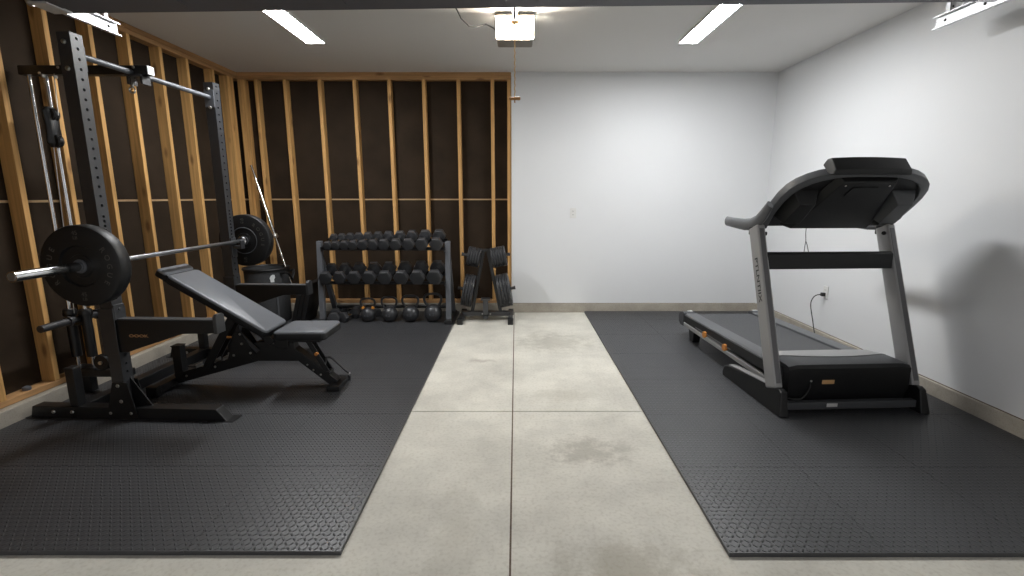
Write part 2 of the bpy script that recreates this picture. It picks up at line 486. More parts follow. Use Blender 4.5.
# ------------------------------------------------------------------ open garage door overhead, its tracks and opener
DZ = 2.345
YD = 2.86
dr = holder('door_1')
dr.rotation_euler = (0, -0.0118, 0)
dr.location = (0, 0, 0.026)
for i in range(4):
    y1 = YD - i*0.535; y0 = y1 - 0.529
    bb = B().box(-2.43, 2.56, y0, y1, DZ, DZ+0.045)
    for k in range(6):
        x = -2.43 + 0.832*k
        bb.box(x+0.08, x+0.74, y0+0.08, y1-0.08, DZ-0.006, DZ)
    obj('door_section', bb, M['door'], dr, bevel=0.004)
obj('bottom_seal', B().box(-2.43, 2.56, YD, YD+0.02, DZ+0.004, DZ+0.04), M['cable'], dr, bevel=0.006)
bb = B()
for y in (YD-0.1, YD-1.1, YD-2.0): bb.box(-2.43, 2.56, y-0.03, y+0.03, DZ+0.045, DZ+0.1)
obj('strut', bb, M['galv'], dr, bevel=0.003)
for sx, X in ((-1, -2.51), (1, 2.64)):
    bb = B()
    for y in (YD-0.08, YD-0.62, YD-1.16):
        bb.cyl((X-sx*0.12, y, DZ+0.03), (X, y, DZ+0.03), 0.006)
        bb.cyl((X-sx*0.012, y, DZ+0.03), (X+sx*0.010, y, DZ+0.03), 0.023)
    obj('roller', bb, M['bolt'], dr)
    obj('bottom_bracket', B().box(min(X-sx*0.06, X-sx*0.16), max(X-sx*0.06, X-sx*0.16), YD-0.17, YD-0.02, DZ-0.012, DZ+0.0), M['galv'], dr, bevel=0.003)

def track(X, sx, side, label, dz):
    t = thing('door_track', label, 'garage door track', (X, 0, DZ+0.03+dz))
    # C channel opening toward the door: web + two lips
    bb = B()
    wX = sx*0.012
    y0, y1 = 0.75, 3.33
    bb.box(min(wX, wX+sx*0.002), max(wX, wX+sx*0.002), y0, y1, -0.038, 0.038)
    for zz in (-0.038, 0.036):
        bb.box(min(-sx*0.008, wX), max(-sx*0.008, wX), y0, y1, zz, zz+0.002)
    bb.box(min(-sx*0.008, -sx*0.010), max(-sx*0.008, -sx*0.010), y0, y1, -0.038, -0.030)
    bb.box(min(-sx*0.008, -sx*0.010), max(-sx*0.008, -sx*0.010), y0, y1, 0.030, 0.038)
    obj('channel', bb, M['galv'], t, smooth=False)
    # perforated angle hangers up to the ceiling
    for y in (3.24, 1.5):
        hb = B()
        h = ZC-(DZ+0.03+dz)
        a = wX + sx*0.003
        hb.box(min(a, a+sx*0.032), max(a, a+sx*0.032), y, y+0.003, -0.03, h)
        hb.box(min(a, a+sx*0.003), max(a, a+sx*0.003), y, y+0.032, -0.03, h)
        hb.beam((a+sx*0.02, y-0.02, 0.0), (a+sx*0.02, y-0.30, h), 0.03, 0.003, up=(0,1,0))
        obj('hanger', hb, M['galv'], t, smooth=False)
        for k in range(7):
            z = 0.02 + k*0.045
            hh = B().box(min(a+sx*0.010, a+sx*0.022), max(a+sx*0.010, a+sx*0.022), y-0.0012, y, z, z+0.014)
            obj('slot', hh, M['socket'], t, smooth=False)
    bo = Bolts(); bolts(bo, [(-sx*0.0+wX-sx*0.002, 3.26, 0.0), (wX-sx*0.002, 3.0, 0.0)], (-sx, 0, 0), 0.008, 0.005)
    put_bolts('bolt', bo, M['socket'], t)
    return t
track(-2.51, -1, 'left', 'galvanised garage door track above the squat rack, by the wooden framing', 0.03)
track(2.64, 1, 'right', 'galvanised garage door track near the white wall on the treadmill side', 0.065)

# opener
op = thing('garage_door_opener', 'ceiling garage door opener with a glowing white light lens', 'garage door opener', (-0.008, 3.98, 0))
bb = B().prism([(-0.140,2.70),(-0.140,2.555),(-0.132,2.546),(0.132,2.546),(0.140,2.555),(0.140,2.70)], 'y', 0.03, 0.22)
obj('motor_housing', bb, M['opener'], op, bevel=0.006)
obj('added_glow_shield', B().box(-0.146, 0.146, -0.05, 0.03, 2.692, 2.703).box(-0.146,-0.141,-0.01,0.03,2.55,2.692).box(0.141,0.146,-0.01,0.03,2.55,2.692), M['opener'], op, bevel=0.002)  # added lip and sides that keep the lens glow off the ceiling
obj('light_lens', B().prism([(-0.022,2.690),(0.0,2.556),(0.006,2.550),(0.028,2.550),(0.028,2.690)], 'x', -0.139, 0.139), M['lens'], op, bevel=0.003)
bb = B().box(-0.10, 0.10, 0.06, 0.44, 2.703, 2.712)
obj('mounting_bracket', bb, M['galv'], op, bevel=0.001)
obj('rail', B().box(-0.018, 0.018, -3.40, -0.01, 2.650, 2.685), M['galv'], op, bevel=0.003)
obj('rail_bracket', B().box(-0.03, 0.03, -0.06, -0.002, 2.63, 2.70), M['handle'], op, bevel=0.003)
tl_ = obj('trolley', B().box(-0.03, 0.03, -0.66, -0.46, 2.605, 2.648), M['plastic'], op, bevel=0.004)
obj('release_lever', B().box(-0.008, 0.008, -0.58, -0.54, 2.50, 2.606), M['plastic'], tl_, bevel=0.003)
obj('drive_arm', B().beam((0, -0.64, 2.62), (0, -1.12, 2.47), 0.03, 0.006), M['galv'], op)
pc = [(-0.135,0.2,2.66),(-0.17,0.12,2.66),(-0.22,0.02,2.655),(-0.28,-0.06,2.61),(-0.34,-0.10,2.605),(-0.39,-0.15,2.64),(-0.42,-0.2,2.69),(-0.43,-0.22,ZC)]
obj('power_cord', B().tube(pc, 0.005, 8), M['cable'], op)
# release cord
cx, cy = 0.0, -0.56
bb = B()
pts = [(cx+0.0022*math.sin(k*1.9), cy, 2.50-k*(2.50-2.02)/40) for k in range(41)]
bb.tube(pts, 0.0042, 6)
obj('release_cord', bb, M['rope'], op)
bb = B().lathe([(0,-0.038),(0.008,-0.037),(0.011,-0.03),(0.009,0),(0.011,0.03),(0.008,0.037),(0,0.038)], (cx, cy, 2.010), (1,0,0), 14)
bb.lathe([(0.0,0),(0.005,0.0),(0.004,0.02),(0,0.022)], (cx, cy, 1.984), (0,0,1), 8)
obj('release_handle', bb, M['handle'], op)

# two ceiling light panels
def light_panel(X, label):
    t = thing('ceiling_light', label, 'ceiling light', (X, 4.115, ZC-0.022), group='ceiling light panels')
    obj('housing', B().box(-0.080, 0.080, -0.505, 0.505, 0.004, 0.022).box(-0.080,-0.0762,-0.505,0.505,-0.001,0.004).box(0.0762,0.080,-0.505,0.505,-0.001,0.004).box(-0.0762,0.0762,0.5012,0.505,-0.001,0.004).box(-0.0762,0.0762,-0.505,-0.5012,-0.001,0.004), M['white'], t, bevel=0.004)
    obj('diffuser', B().box(-0.076, 0.076, -0.501, 0.501, 0.0, 0.0038), M['led'], t, smooth=False)
light_panel(-1.765, 'bright long LED panel on the ceiling above the squat rack')
light_panel(1.515, 'bright long LED panel on the ceiling on the treadmill side')

# ------------------------------------------------------------------ interlocking floor tiles
T = 0.608
def edge_curve(L):
    """trapezoid teeth from 0..L: list of (s, offset)"""
    n = 14; out = []; p = L/n
    for k in range(n):
        a = k*p; o = 0.0045 if k % 2 == 0 else -0.0045
        if k == 0: out.append((a+0.02, 0)); out.append((a+p*0.55, o)); out.append((a+p*0.98, o))
        elif k == n-1: out.append((a+p*0.02, o)); out.append((a+p*0.45, o)); out.append((L-0.02, 0))
        else: out.append((a+p*0.08, o)); out.append((a+p*0.92, o))
    return out
def tile(x0, x1, y0, y1, teeth, label, group):
    """teeth: (bottom, right, top, left) booleans"""
    G = 0.0011
    pts = []
    W, D = x1-x0, y1-y0
    def run(L, f, on):
        pts.append(f(0, 0) )
        if on:
            for s_, o_ in edge_curve(L): pts.append(f(s_, o_))
    run(W, lambda s_, o_: (s_, o_+G), teeth[0])
    run(D, lambda s_, o_: (W+o_-G, s_), teeth[1])
    n0 = len(pts)
    pts.append((W, D))
    if teeth[2]:
        for s_, o_ in reversed(edge_curve(W)): pts.append((s_, D+o_-G))
    pts.append((0, D))
    if teeth[3]:
        for s_, o_ in reversed(edge_curve(D)): pts.append((o_+G, s_))
    b = B().prism(pts, 'z', 0.0, 0.018)
    o = obj('rubber_tile', b, M['rubber'], bevel=0.0)
    o['kind'] = 'thing'
    o.location = (x0, y0, 0.0005)
    tag(o, label, 'rubber tile', group)
    return o
rown = ['first', 'second', 'third', 'fourth', 'fifth', 'sixth', 'seventh']
def mat_area(xs, ys, side, group, desc):
    nx, ny = len(xs)-1, len(ys)-1
    for j in range(ny):
        for i in range(nx):
            a, c = sorted((xs[i], xs[i+1]))
            left_on = (i > 0) if xs[1] > xs[0] else (i < nx-1)
            right_on = (i < nx-1) if xs[1] > xs[0] else (i > 0)
            lab = 'rubber tile %s, %s row from the front, %s column from the concrete' % (desc, rown[j], rown[i])
            tile(a, c, ys[j], ys[j+1], (j > 0, right_on, j < ny-1, left_on), lab, group)
yr = [1.655+T*k for k in range(7)] + [5.70]
mat_area([0.822, 0.822+T, 0.822+2*T, 0.822+3*T, 2.872], yr, 'right', 'rubber tiles under the treadmill', 'on the treadmill side')
yl = [1.665+T*k for k in range(7)] + [5.70]
mat_area([-0.678, -0.678-T, -0.678-2*T, -0.678-3*T, -3.04], yl, 'left', 'rubber tiles under the weights', 'on the weights side')
MZ = 0.0185     # top of the mats

# ------------------------------------------------------------------ squat rack
def holed_upright(b, x0, x1, y0, y1, z0, z1, zs, r=0.009):
    """square tube whose +x and -x faces carry real holes at heights zs"""
    bm = b.bm
    yc = (y0+y1)/2; hw = 0.0135
    for X, inn in ((x1, -0.02), (x0, 0.02)):
        # side bands
        def quad(pts): bm.faces.new([bm.verts.new(p) for p in pts])
        quad([(X,y0,z0),(X,yc-hw,z0),(X,yc-hw,z1),(X,y0,z1)])
        quad([(X,yc+hw,z0),(X,y1,z0),(X,y1,z1),(X,yc+hw,z1)])
        prev = z0
        for z in zs:
            a, c = z-hw, z+hw
            if a > prev+1e-5: quad([(X,yc-hw,prev),(X,yc+hw,prev),(X,yc+hw,a),(X,yc-hw,a)])
            sq = [bm.verts.new((X,yc+hw*u,z+hw*v)) for u,v in ((1,0),(1,1),(0,1),(-1,1),(-1,0),(-1,-1),(0,-1),(1,-1))]
            ci = [bm.verts.new((X,yc+r*math.cos(k*PI/4),z+r*math.sin(k*PI/4))) for k in range(8)]
            dp = [bm.verts.new((X+inn,yc+r*math.cos(k*PI/4),z+r*math.sin(k*PI/4))) for k in range(8)]
            b.quadstrip(sq, ci); b.quadstrip(ci, dp); bm.faces.new(dp)
            prev = c
        quad([(X,yc-hw,prev),(X,yc+hw,prev),(X,yc+hw,z1),(X,yc-hw,z1)])
    for pts in ([(x0,y0,z0),(x1,y0,z0),(x1,y0,z1),(x0,y0,z1)], [(x0,y1,z0),(x1,y1,z0),(x1,y1,z1),(x0,y1,z1)],
                [(x0,y0,z1),(x1,y0,z1),(x1,y1,z1),(x0,y1,z1)], [(x0,y0,z0),(x1,y0,z0),(x1,y1,z0),(x0,y1,z0)]):
        bm.faces.new([bm.verts.new(p) for p in pts])

# local frame: origin at the floor under the near upright's front corner, x into the room, y along the rack
rk = thing('squat_rack', 'tall black steel squat rack with perforated uprights, pull-up bar and spotter arms', 'squat rack', (-2.38, 2.80, MZ), (0,0,math.radians(-2.5)))
W = 0.075
RL = 1.165     # spacing of uprights
zs = [0.30+0.0508*k for k in range(0, 11)] + [0.86+0.0254*k*1.06 for k in range(0, 15)] + [1.30+0.0508*k*1.03 for k in range(0, 18)]
zs = [z for i, z in enumerate(zs) if i == 0 or z - zs[i-1] > 0.0265]
for y in (0, RL):
    bb = B(); holed_upright(bb, -W, 0, y, y+W, 0.0, 2.215, zs, 0.0085)
    up = obj('upright', bb, M['grey_steel'] if False else M['black_face'], rk, smooth=False)
    bo = Bolts(); bolts(bo, [(-W/2, y, 2.165), (-W/2, y, 2.03), (-W*0.5, y, 0.22), (-W*0.4, y, 0.12)], (0,-1,0), 0.013, 0.01)
    if y == 0: pass
    put_bolts('bolt', bo, M['bolt'], up)
    # foot
    bb = B().prism([(-0.635,0.0),(-0.615,W),(0.555,W),(0.615,0.0)], 'y', y, y+W)
    ft = obj('foot', bb, M['black'], rk, bevel=0.004)
    obj('foot_plate', B().box(-0.66, -0.5, y-0.01, y+W+0.01, 0.0, 0.004), M['black'], ft)
    obj('foot_plate', B().box(0.5, 0.66, y-0.01, y+W+0.01, 0.0, 0.004), M['black'], ft)
    bo = Bolts(); bolts(bo, [(-0.48, y, 0.042), (-0.36, y, 0.042), (-0.11, y, 0.042), (0.02, y, 0.042)], (0,-1,0), 0.012, 0.008)
    put_bolts('foot_bolt', bo, M['bolt'], ft)
    # gussets either side and in front
    for yy in (y-0.006, y+W):
        obj('gusset', B().prism([(-0.14,0.006),(0.065,0.006),(0.02,0.24),(-0.07,0.24)], 'y', yy, yy+0.006), M['black'], rk)
    obj('gusset', B().prism([(0.0,0.075),(0.12,0.075),(0.0,0.26)], 'y', y+W*0.62, y+W*0.70), M['black'], rk)
    # rear post
    bb = B().box(-0.378, -0.322, y+0.01, y+W-0.01, W, 0.315)
    ps = obj('rear_post', bb, M['black'], rk, bevel=0.004)
    obj('end_cap', B().box(-0.381, -0.319, y+0.007, y+W-0.007, 0.315, 0.322), M['plastic'], ps, bevel=0.003)
# cross members
obj('crossmember', B().box(-0.385, -0.31, W, RL, 0.0, W), M['black'], rk, bevel=0.004)
bb = B(); bb.cyl((-W/2, W, 2.115), (-W/2, RL, 2.105), 0.0165, n=20)
pb = obj('pull_up_bar', bb, M['grey_steel'], rk, label='grey round pull-up bar')
for y in (W, RL-0.006): obj('flange', B().box(-W, 0, y, y+0.006, 2.03, 2.16), M['grey_steel'], pb, bevel=0.002)
# spotter arms
for y in (0, RL):
    x1 = 0.60
    bb = B().prism([(-0.004,0.43),(0.05,0.43),(0.12,0.455),(0.40,0.548),(x1,0.555),(x1,0.63),(-0.004,0.63)], 'y', y+0.005, y+W-0.005)
    sa = obj('spotter_arm', bb, M['black'], rk, bevel=0.003)
    obj('end_plate', B().prism([(y-0.002,0.552),(y+W+0.002,0.552),(y+W+0.002,0.655),(y+W-0.015,0.668),(y+0.013,0.668),(y-0.002,0.655)], 'x', x1, x1+0.022), M['black_face'], sa, bevel=0.003)
    obj('wear_strip', B().box(0.01, x1-0.003, y+0.008, y+W-0.008, 0.63, 0.636), M['plastic_grey'], sa)
    # bracket that clasps the upright
    br = B().box(-W-0.012, 0.006, y-0.008, y, 0.42, 0.70).box(-W-0.012, 0.006, y+W, y+W+0.008, 0.42, 0.70).box(0, 0.008, y, y+W, 0.63, 0.72)
    obj('bracket', br, M['black_face'], sa, bevel=0.002)
    bo = Bolts(); bolts(bo, [(0.008, y+W/2, 0.69)], (1,0,0), 0.009, 0.006); put_bolts('bolt', bo, M['socket'], sa)
    if y == 0:
        tx = B(); add_text(tx, 'OOOK', 0.028, frame((0.132, y+0.004, 0.533), (1,0,0), (0,0,1), (0,-1,0)) @ Matrix.Diagonal((1.35, 0.85, 1, 1)), 0.0006)
        obj('lettering', tx, M['gold'], sa, smooth=False, label='small bronze lettering')
    # j cup that holds the bar
    jb = B().box(0.0, 0.010, y+0.004, y+W-0.004, 0.86, 1.02)
    jb.box(0.010, 0.085, y+0.012, y+W-0.012, 0.93, 0.955).box(0.075, 0.085, y+0.012, y+W-0.012, 0.955, 0.995)
    obj('bar_holder', jb, M['black_face'], rk, bevel=0.002)

# lat pulldown attachment
lt = thing('pulldown_attachment', 'black cable pulldown with two chrome guide rods beside the left wall studs', 'cable pulldown', (-3.0, 3.26, 0))
bb = B().box(-0.105, 0.70, -0.03, 0.03, 2.118, 2.172)
bm_ = obj('top_beam', bb, M['black'], lt, bevel=0.003)
obj('end_cap', B().box(0.70, 0.706, -0.028, 0.028, 2.120, 2.170), M['galv'], bm_, bevel=0.001)
bo = Bolts(); bolts(bo, [(0.03, -0.03, 2.125), (0.15, -0.03, 2.16), (0.62, -0.03, 2.16)], (0,-1,0), 0.009, 0.006)
bolts(bo, [(0.05, -0.03, 2.118), (0.1, 0.0, 2.118)], (0,0,-1), 0.012, 0.018)
put_bolts('bolt', bo, M['bolt'], bm_)
cl = B().box(0.57, 0.67, -0.05, 0.05, 2.105, 2.117).box(0.57, 0.585, -0.036, 0.036, 2.06, 2.118).box(0.655, 0.67, -0.036, 0.036, 2.06, 2.118)
obj('bar_clamp', cl, M['black_face'], lt, bevel=0.002)
eb = B().cyl((0.60, -0.02, 2.118), (0.61, -0.05, 2.04), 0.006)
eb.tube([(0.612+0.018*math.cos(a*PI/5), -0.054, 2.02+0.018*math.sin(a*PI/5)) for a in range(10)], 0.005, 8, closed=True)
eb.cyl((0.585, -0.01, 2.11), (0.585, -0.01, 2.045), 0.007)
obj('eye_bolt', eb, M['bolt'], lt)
for x in (-0.067, 0.040):
    obj('guide_rod', B().cyl((x, 0, 0.16), (x, 0, 2.118), 0.0125), M['chrome'], lt)
bb = B()
bb.tube([(0.072,-0.05,1.92),(0.074,-0.05,1.895),(0.076,-0.05,1.80),(0.074,-0.05,1.70),(0.072,-0.05,1.675)], 0.03, 16, radii=[0.030,0.052,0.044,0.052,0.030], flat=0.55)
pu = obj('pulley_block', bb, M['black'], lt)
for z in (1.875, 1.715):
    obj('pulley_wheel', B().lathe([(0,-0.022),(0.034,-0.022),(0.04,-0.014),(0.034,0),(0.04,0.014),(0.034,0.022),(0,0.022)], (0.084,-0.052,z), (0,1,0), 24), M['black'], pu)
bo = Bolts(); bolts(bo, [(0.074,-0.079,1.875),(0.074,-0.079,1.715)], (0,-1,0), 0.009, 0.006); put_bolts('bolt', bo, M['bolt'], pu)
obj('cable', B().cyl((0.124,-0.052,1.87),(0.124,-0.035,2.12),0.0025,n=8).cyl((0.06,-0.05,1.69),(0.0,-0.04,0.59),0.0025,n=8), M['bolt'], lt)
# weight carriage: sleeves on the rods and a horizontal loading peg along y
cg = B()
for x in (-0.067, 0.040):
    cg.cyl((x,0,0.275),(x,0,0.585),0.030,n=20).lathe([(0.038,0),(0.040,0.01),(0.040,0.035),(0.034,0.045)], (x,0,0.565), (0,0,1), 20)
cg.box(-0.067, 0.04, -0.02, 0.02, 0.50, 0.56)
ca = obj('carriage', cg, M['black'], lt)
pg = B().cyl((0.0,-0.29,0.545),(0.0,0.22,0.545),0.0235,n=24)
pg.lathe([(0.034,0),(0.034,0.02)], (0,-0.10,0.545), (0,1,0), 24).lathe([(0.034,0),(0.034,0.02)], (0,0.12,0.545), (0,1,0), 24)
obj('loading_peg', pg, M['black_face'], ca)
ba = B().box(-0.10, 0.30, -0.03, 0.03, 0.13, 0.18).box(-0.10, 0.08, -0.05, 0.05, 0.18, 0.20)
obj('base_bracket', ba, M['black'], lt, bevel=0.003)
obj('foot_post', B().box(-0.06, 0.02, -0.03, 0.03, MZ, 0.13), M['black'], lt, bevel=0.003)
pl = B().lathe([(0,-0.02),(0.05,-0.02),(0.056,-0.01),(0.046,0),(0.056,0.01),(0.05,0.02),(0,0.02)], (0.17,-0.07,0.255), (0,1,0), 28)
obj('floor_pulley', pl, M['plastic'], lt)
cb = B()
for k in range(6):
    a = k/5
    cc = Vector((0.25+0.012*math.sin(k*2), -0.05, 0.26-0.11*a))
    cb.tube([cc+Vector((0.010*math.cos(q*PI/4), 0.008*math.sin(q*PI/4)*(k%2), 0.016*math.sin(q*PI/4))) for q in range(8)], 0.0035, 6, closed=True)
cb.cyl((0.17,-0.10,0.255),(0.17,-0.02,0.255),0.012)
obj('chain', cb, M['bolt'], lt)

# ------------------------------------------------------------------ barbell and bumper plates
def bumper(b, yc, dr, r=0.219, th=0.085):
    """bumper plate around the y axis, face profile on both sides"""
    h = th/2
    prof = [(0.026,-h+0.004),(0.060,-h+0.004),(0.064,-h+0.010),(0.105,-h+0.012),(0.112,-h),(r-0.02,-h),(r-0.004,-h+0.006),(r,-h+0.014),
            (r,h-0.014),(r-0.004,h-0.006),(r-0.02,h),(0.112,h),(0.105,h-0.012),(0.064,h-0.010),(0.060,h-0.004),(0.026,h-0.004),(0.026,-h+0.004)]
    b.lathe(prof, (0, yc, 0), (0,1,0), 72)
def plate_letters(yface, ny, r=0.160, size=0.040, spin=0.0):
    b = B()
    for word, mid in (('ROGUE', spin), ('ROGUE', spin+PI)):
        for i, ch in enumerate(word):
            a = mid - (i-2)*0.29*ny*-1 if False else mid + (2-i)*0.29
            # a: clock angle measured in the face seen by a viewer; face axes: right vector R, up vector U
            R = Vector((1 if ny < 0 else -1, 0, 0)); U = Vector((0,0,1))
            rad = R*math.cos(a) + U*math.sin(a)
            tan = -R*math.sin(a) + U*math.cos(a)
            add_text(b, ch, size, frame(Vector((0, yface, 0)) + rad*r, -tan, rad, (0, ny, 0)))
    R = Vector((1 if ny < 0 else -1, 0, 0))
    for z in (0.165, -0.165):
        add_text(b, '45', 0.032, frame((0, yface, z+0.012), R, (0,0,1), (0,ny,0)))
        add_text(b, 'LB', 0.024, frame((0, yface, z-0.014), R, (0,0,1), (0,ny,0)))
    return b
BX, BZ = -2.325, 1.003
th = math.radians(-0.6)
bar = thing('barbell', 'chrome and steel barbell racked above the incline bench', 'barbell', (BX, 2.215, BZ), (0,0,th))
bb = B().cyl((0,0.42,0),(0,1.90,0),0.0145,n=20)
obj('shaft', bb, M['bar'], bar)
for s0, s1, e in ((0.0, 0.44, 1), (1.88, 2.32, -1)):
    q = s1 if e > 0 else s0
    bb = B().cyl((0,s0,0),(0,s1,0),0.025,n=28)
    sl = obj('sleeve', bb, M['chrome'], bar)
    col_ = B().lathe([(0.018,-0.018),(0.036,-0.018),(0.038,-0.01),(0.038,0.008),(0.030,0.016),(0.016,0.018)], (0, 0.455 if e > 0 else 1.888, 0), (0,e,0), 28)
    obj('collar', col_, M['chrome'], sl)
    yend = s0 if e > 0 else s1
    obj('end_cap', B().lathe([(0,-0.002),(0.018,-0.002),(0.020,0.001),(0,0.001)], (0, yend, 0), (0,e,0), 24), M['bar'], sl)
def bumper_thing(yc, label, spin, ny):
    t = thing('bumper_plate', label, 'weight plate', (BX, 2.215, BZ), (0,0,th), group='bumper plates on the barbell')
    b = B(); bumper(b, yc, 1)
    obj('rubber_disc', b, M['plate'], t)
    h = 0.0425
    b = B().lathe([(0.0262,-h-0.003),(0.036,-h-0.003),(0.037,-h),(0.037,h),(0.036,h+0.003),(0.0262,h+0.003),(0.0262,-h-0.003)], (0,yc,0), (0,1,0), 36)
    obj('hub_ring', b, M['grey_steel'], t)
    b = plate_letters(yc-h-0.0003, -1, spin=spin)
    obj('lettering', b, M['letter'], t, smooth=False)
    b = B().lathe([(0.107,-h-0.0002),(0.1085,-h-0.0022),(0.1115,-h-0.0022),(0.113,-h-0.0002),(0.107,-h-0.0002)], (0,yc,0), (0,1,0), 64) if ny else None
    if b: obj('face_ring', b, M['grey_steel'], t)
bumper_thing(0.395, 'black bumper plate nearest the camera on the barbell', 0.0, 0)
bumper_thing(1.955, 'black bumper plate on the far end of the barbell', 0.35, 1)

# ------------------------------------------------------------------ adjustable bench (axis along x, head toward the rack)
bn = thing('adjustable_bench', 'black adjustable weight bench with dark padded back set to an incline', 'weight bench', (-1.85, 3.36, MZ))
def rounded_pad(b, p0, p1, wd, th_, r=0.03, n=4):
    """upholstered slab from p0 to p1 (centre line of its top, in the xz plane), width wd, thickness th_"""
    p0, p1 = Vector(p0), Vector(p1)
    d = (p1-p0); L = d.length; d.normalize(); up = Vector((0,1,0)).cross(d)*-1
    if up.z < 0: up = -up
    def rect(ins, h):
        c = []
        R = r
        for (sx, sy, a0) in ((1,1,0),(-1,1,PI/2),(-1,-1,PI),(1,-1,3*PI/2)):
            for k in range(n+1):
                a = a0 + k*PI/2/n
                u = L/2 + sx*(L/2-R) + math.cos(a)*(R-ins); v = sy*(wd/2-R) + math.sin(a)*(R-ins)
                c.append(b.bm.verts.new(p0 + d*u + Vector((0,1,0))*v + up*h))
        return c
    levels = [(0.006,-th_),(0,-th_+0.006),(0,-0.016),(0.004,-0.006),(0.014,0.0)]
    rings = [rect(i_, h) for i_, h in levels]
    for A, C in zip(rings, rings[1:]): b.quadstrip(A, C)
    b.bm.faces.new(rings[0]); b.bm.faces.new(rings[-1])
    for f in b.bm.faces:
        pass
def paint_glare(me, up):
    """second, glare-lightened material slot on faces that look upward"""
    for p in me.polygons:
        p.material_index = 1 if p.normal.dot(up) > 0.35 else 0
# back pad
P0, P1 = Vector((-0.545, 0, 0.882)), Vector((0.155, 0, 0.445))
dd = (P1-P0).normalized(); upv = Vector((-dd.z, 0, dd.x)); upv = upv if upv.z > 0 else -upv
def pad(name, p0, p1, wd, th_, lab=None, r=0.03):
    b = B(); rounded_pad(b, p0, p1, wd, th_, r)
    me = b.mesh(name); smooth_by_angle(me, 50)
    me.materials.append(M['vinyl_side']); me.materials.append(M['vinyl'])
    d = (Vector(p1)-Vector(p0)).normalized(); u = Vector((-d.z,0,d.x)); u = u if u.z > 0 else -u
    paint_glare(me, u)
    o = bpy.data.objects.new(name, me); COL.objects.link(o); o.parent = bn
    if lab: o['label'] = lab
    return o
pad('back_pad', P0+dd*0.085, P1, 0.315, 0.058, 'long dark vinyl back pad with painted glare on top')
pad('head_pad', P0, P0+dd*0.075, 0.300, 0.055, 'short dark vinyl head strip with painted glare on top', 0.024)
obj('pad_core', B().beam(P0+dd*0.05-upv*0.035, P0+dd*0.12-upv*0.035, 0.28, 0.045, up=upv), M['vinyl_side'], bn)
pad('seat_pad', (0.190, 0, 0.445), (0.548, 0, 0.447), 0.325, 0.062, 'dark vinyl seat pad with painted glare on top', 0.032)
# frames below the pads
fr = B()
fr.beam(P0+dd*0.12-upv*0.08, P1-upv*0.08, 0.06, 0.045, up=upv)
fr.beam(P1-upv*0.08-dd*0.1, P1-upv*0.11+dd*0.04, 0.11, 0.05, up=upv)
obj('back_frame', fr, M['black'], bn, bevel=0.003)
obj('seat_frame', B().box(0.17, 0.46, -0.04, 0.04, 0.335, 0.383).box(0.14,0.24,-0.05,0.05,0.30,0.383), M['black'], bn, bevel=0.003)
# main spine: rear tube rising to the hinge block, then the front leg
sp = B()
sp.beam((-0.60, 0, 0.058), (0.02, 0, 0.235), 0.062, 0.072)
sp.prism([(-0.03,0.195),(0.30,0.195),(0.27,0.33),(0.12,0.345),(0.0,0.335),(-0.06,0.245)], 'y', -0.034, 0.034)
obj('spine', sp, M['black'], bn, bevel=0.003)
obj('front_leg', B().beam((0.22, 0, 0.30), (0.545, 0, 0.025), 0.075, 0.062), M['black'], bn, bevel=0.003)
# rear foot, post and rubber ends
rf = obj('rear_foot', B().box(-0.66, -0.60, -0.22, 0.22, 0.012, 0.068), M['black'], bn, bevel=0.004)
for y in (-0.235, 0.19): obj('rubber_end', B().box(-0.668, -0.592, y, y+0.045, 0.0, 0.076), M['plastic'], rf, bevel=0.005)
ff = obj('front_foot', B().box(0.52, 0.60, -0.11, 0.11, 0.004, 0.035), M['black'], bn, bevel=0.006)
for y in (-0.125, 0.09): obj('rubber_end', B().box(0.515, 0.607, y, y+0.035, 0.0, 0.04), M['plastic'], ff, bevel=0.006)
po = obj('upright_post', B().box(-0.605, -0.545, -0.03, 0.03, 0.085, 0.298), M['black'], bn, bevel=0.003)
obj('post_cap', B().box(-0.609, -0.541, -0.034, 0.034, 0.298, 0.306), M['plastic'], po, bevel=0.003)
# angle-setting strut and its ladder
for y in (-0.042, 0.042):
    obj('angle_strut', B().beam((-0.36, y, 0.15), (-0.13, y, 0.535), 0.014, 0.055), M['black'], bn, bevel=0.002)
obj('strut_pin', B().cyl((-0.13,-0.05,0.535),(-0.13,0.05,0.535),0.012), M['black'], bn)
obj('strut_pin', B().cyl((-0.36,-0.05,0.15),(-0.36,0.05,0.15),0.012), M['black'], bn)
for y in (-0.055, 0.049): obj('hinge_plate', B().prism([(-0.20,0.20),(0.0,0.25),(-0.095,0.42),(-0.13,0.42)], 'y', y, y+0.006), M['black'], bn)
tr2 = B().beam((-0.11, -0.046, 0.42), (0.02, -0.046, 0.27), 0.006, 0.03)
obj('brace', tr2, M['black_face'], bn)
for k in range(7):
    x = -0.44 + 0.068*k; z = 0.141 + 0.0194*k
    obj('ladder_tooth', B().box(x-0.004, x+0.004, -0.036, 0.036, z, z+0.026), M['bolt'], bn, bevel=0.002)
bo = Bolts(); bolts(bo, [(-0.09,-0.055,0.40),(-0.085,-0.055,0.33),(-0.15,-0.055,0.245),(-0.03,-0.055,0.262),(0.0,-0.036,0.285),(0.13,-0.036,0.33),(-0.52,-0.031,0.082),(-0.30,-0.04,0.155)], (0,-1,0), 0.009, 0.007)
bolts(bo, [(0.36,-0.04,0.17),(0.40,-0.04,0.13),(0.45,-0.04,0.095)], (0,-1,0), 0.007, 0.006)
put_bolts('bolt', bo, M['bolt'], bn)
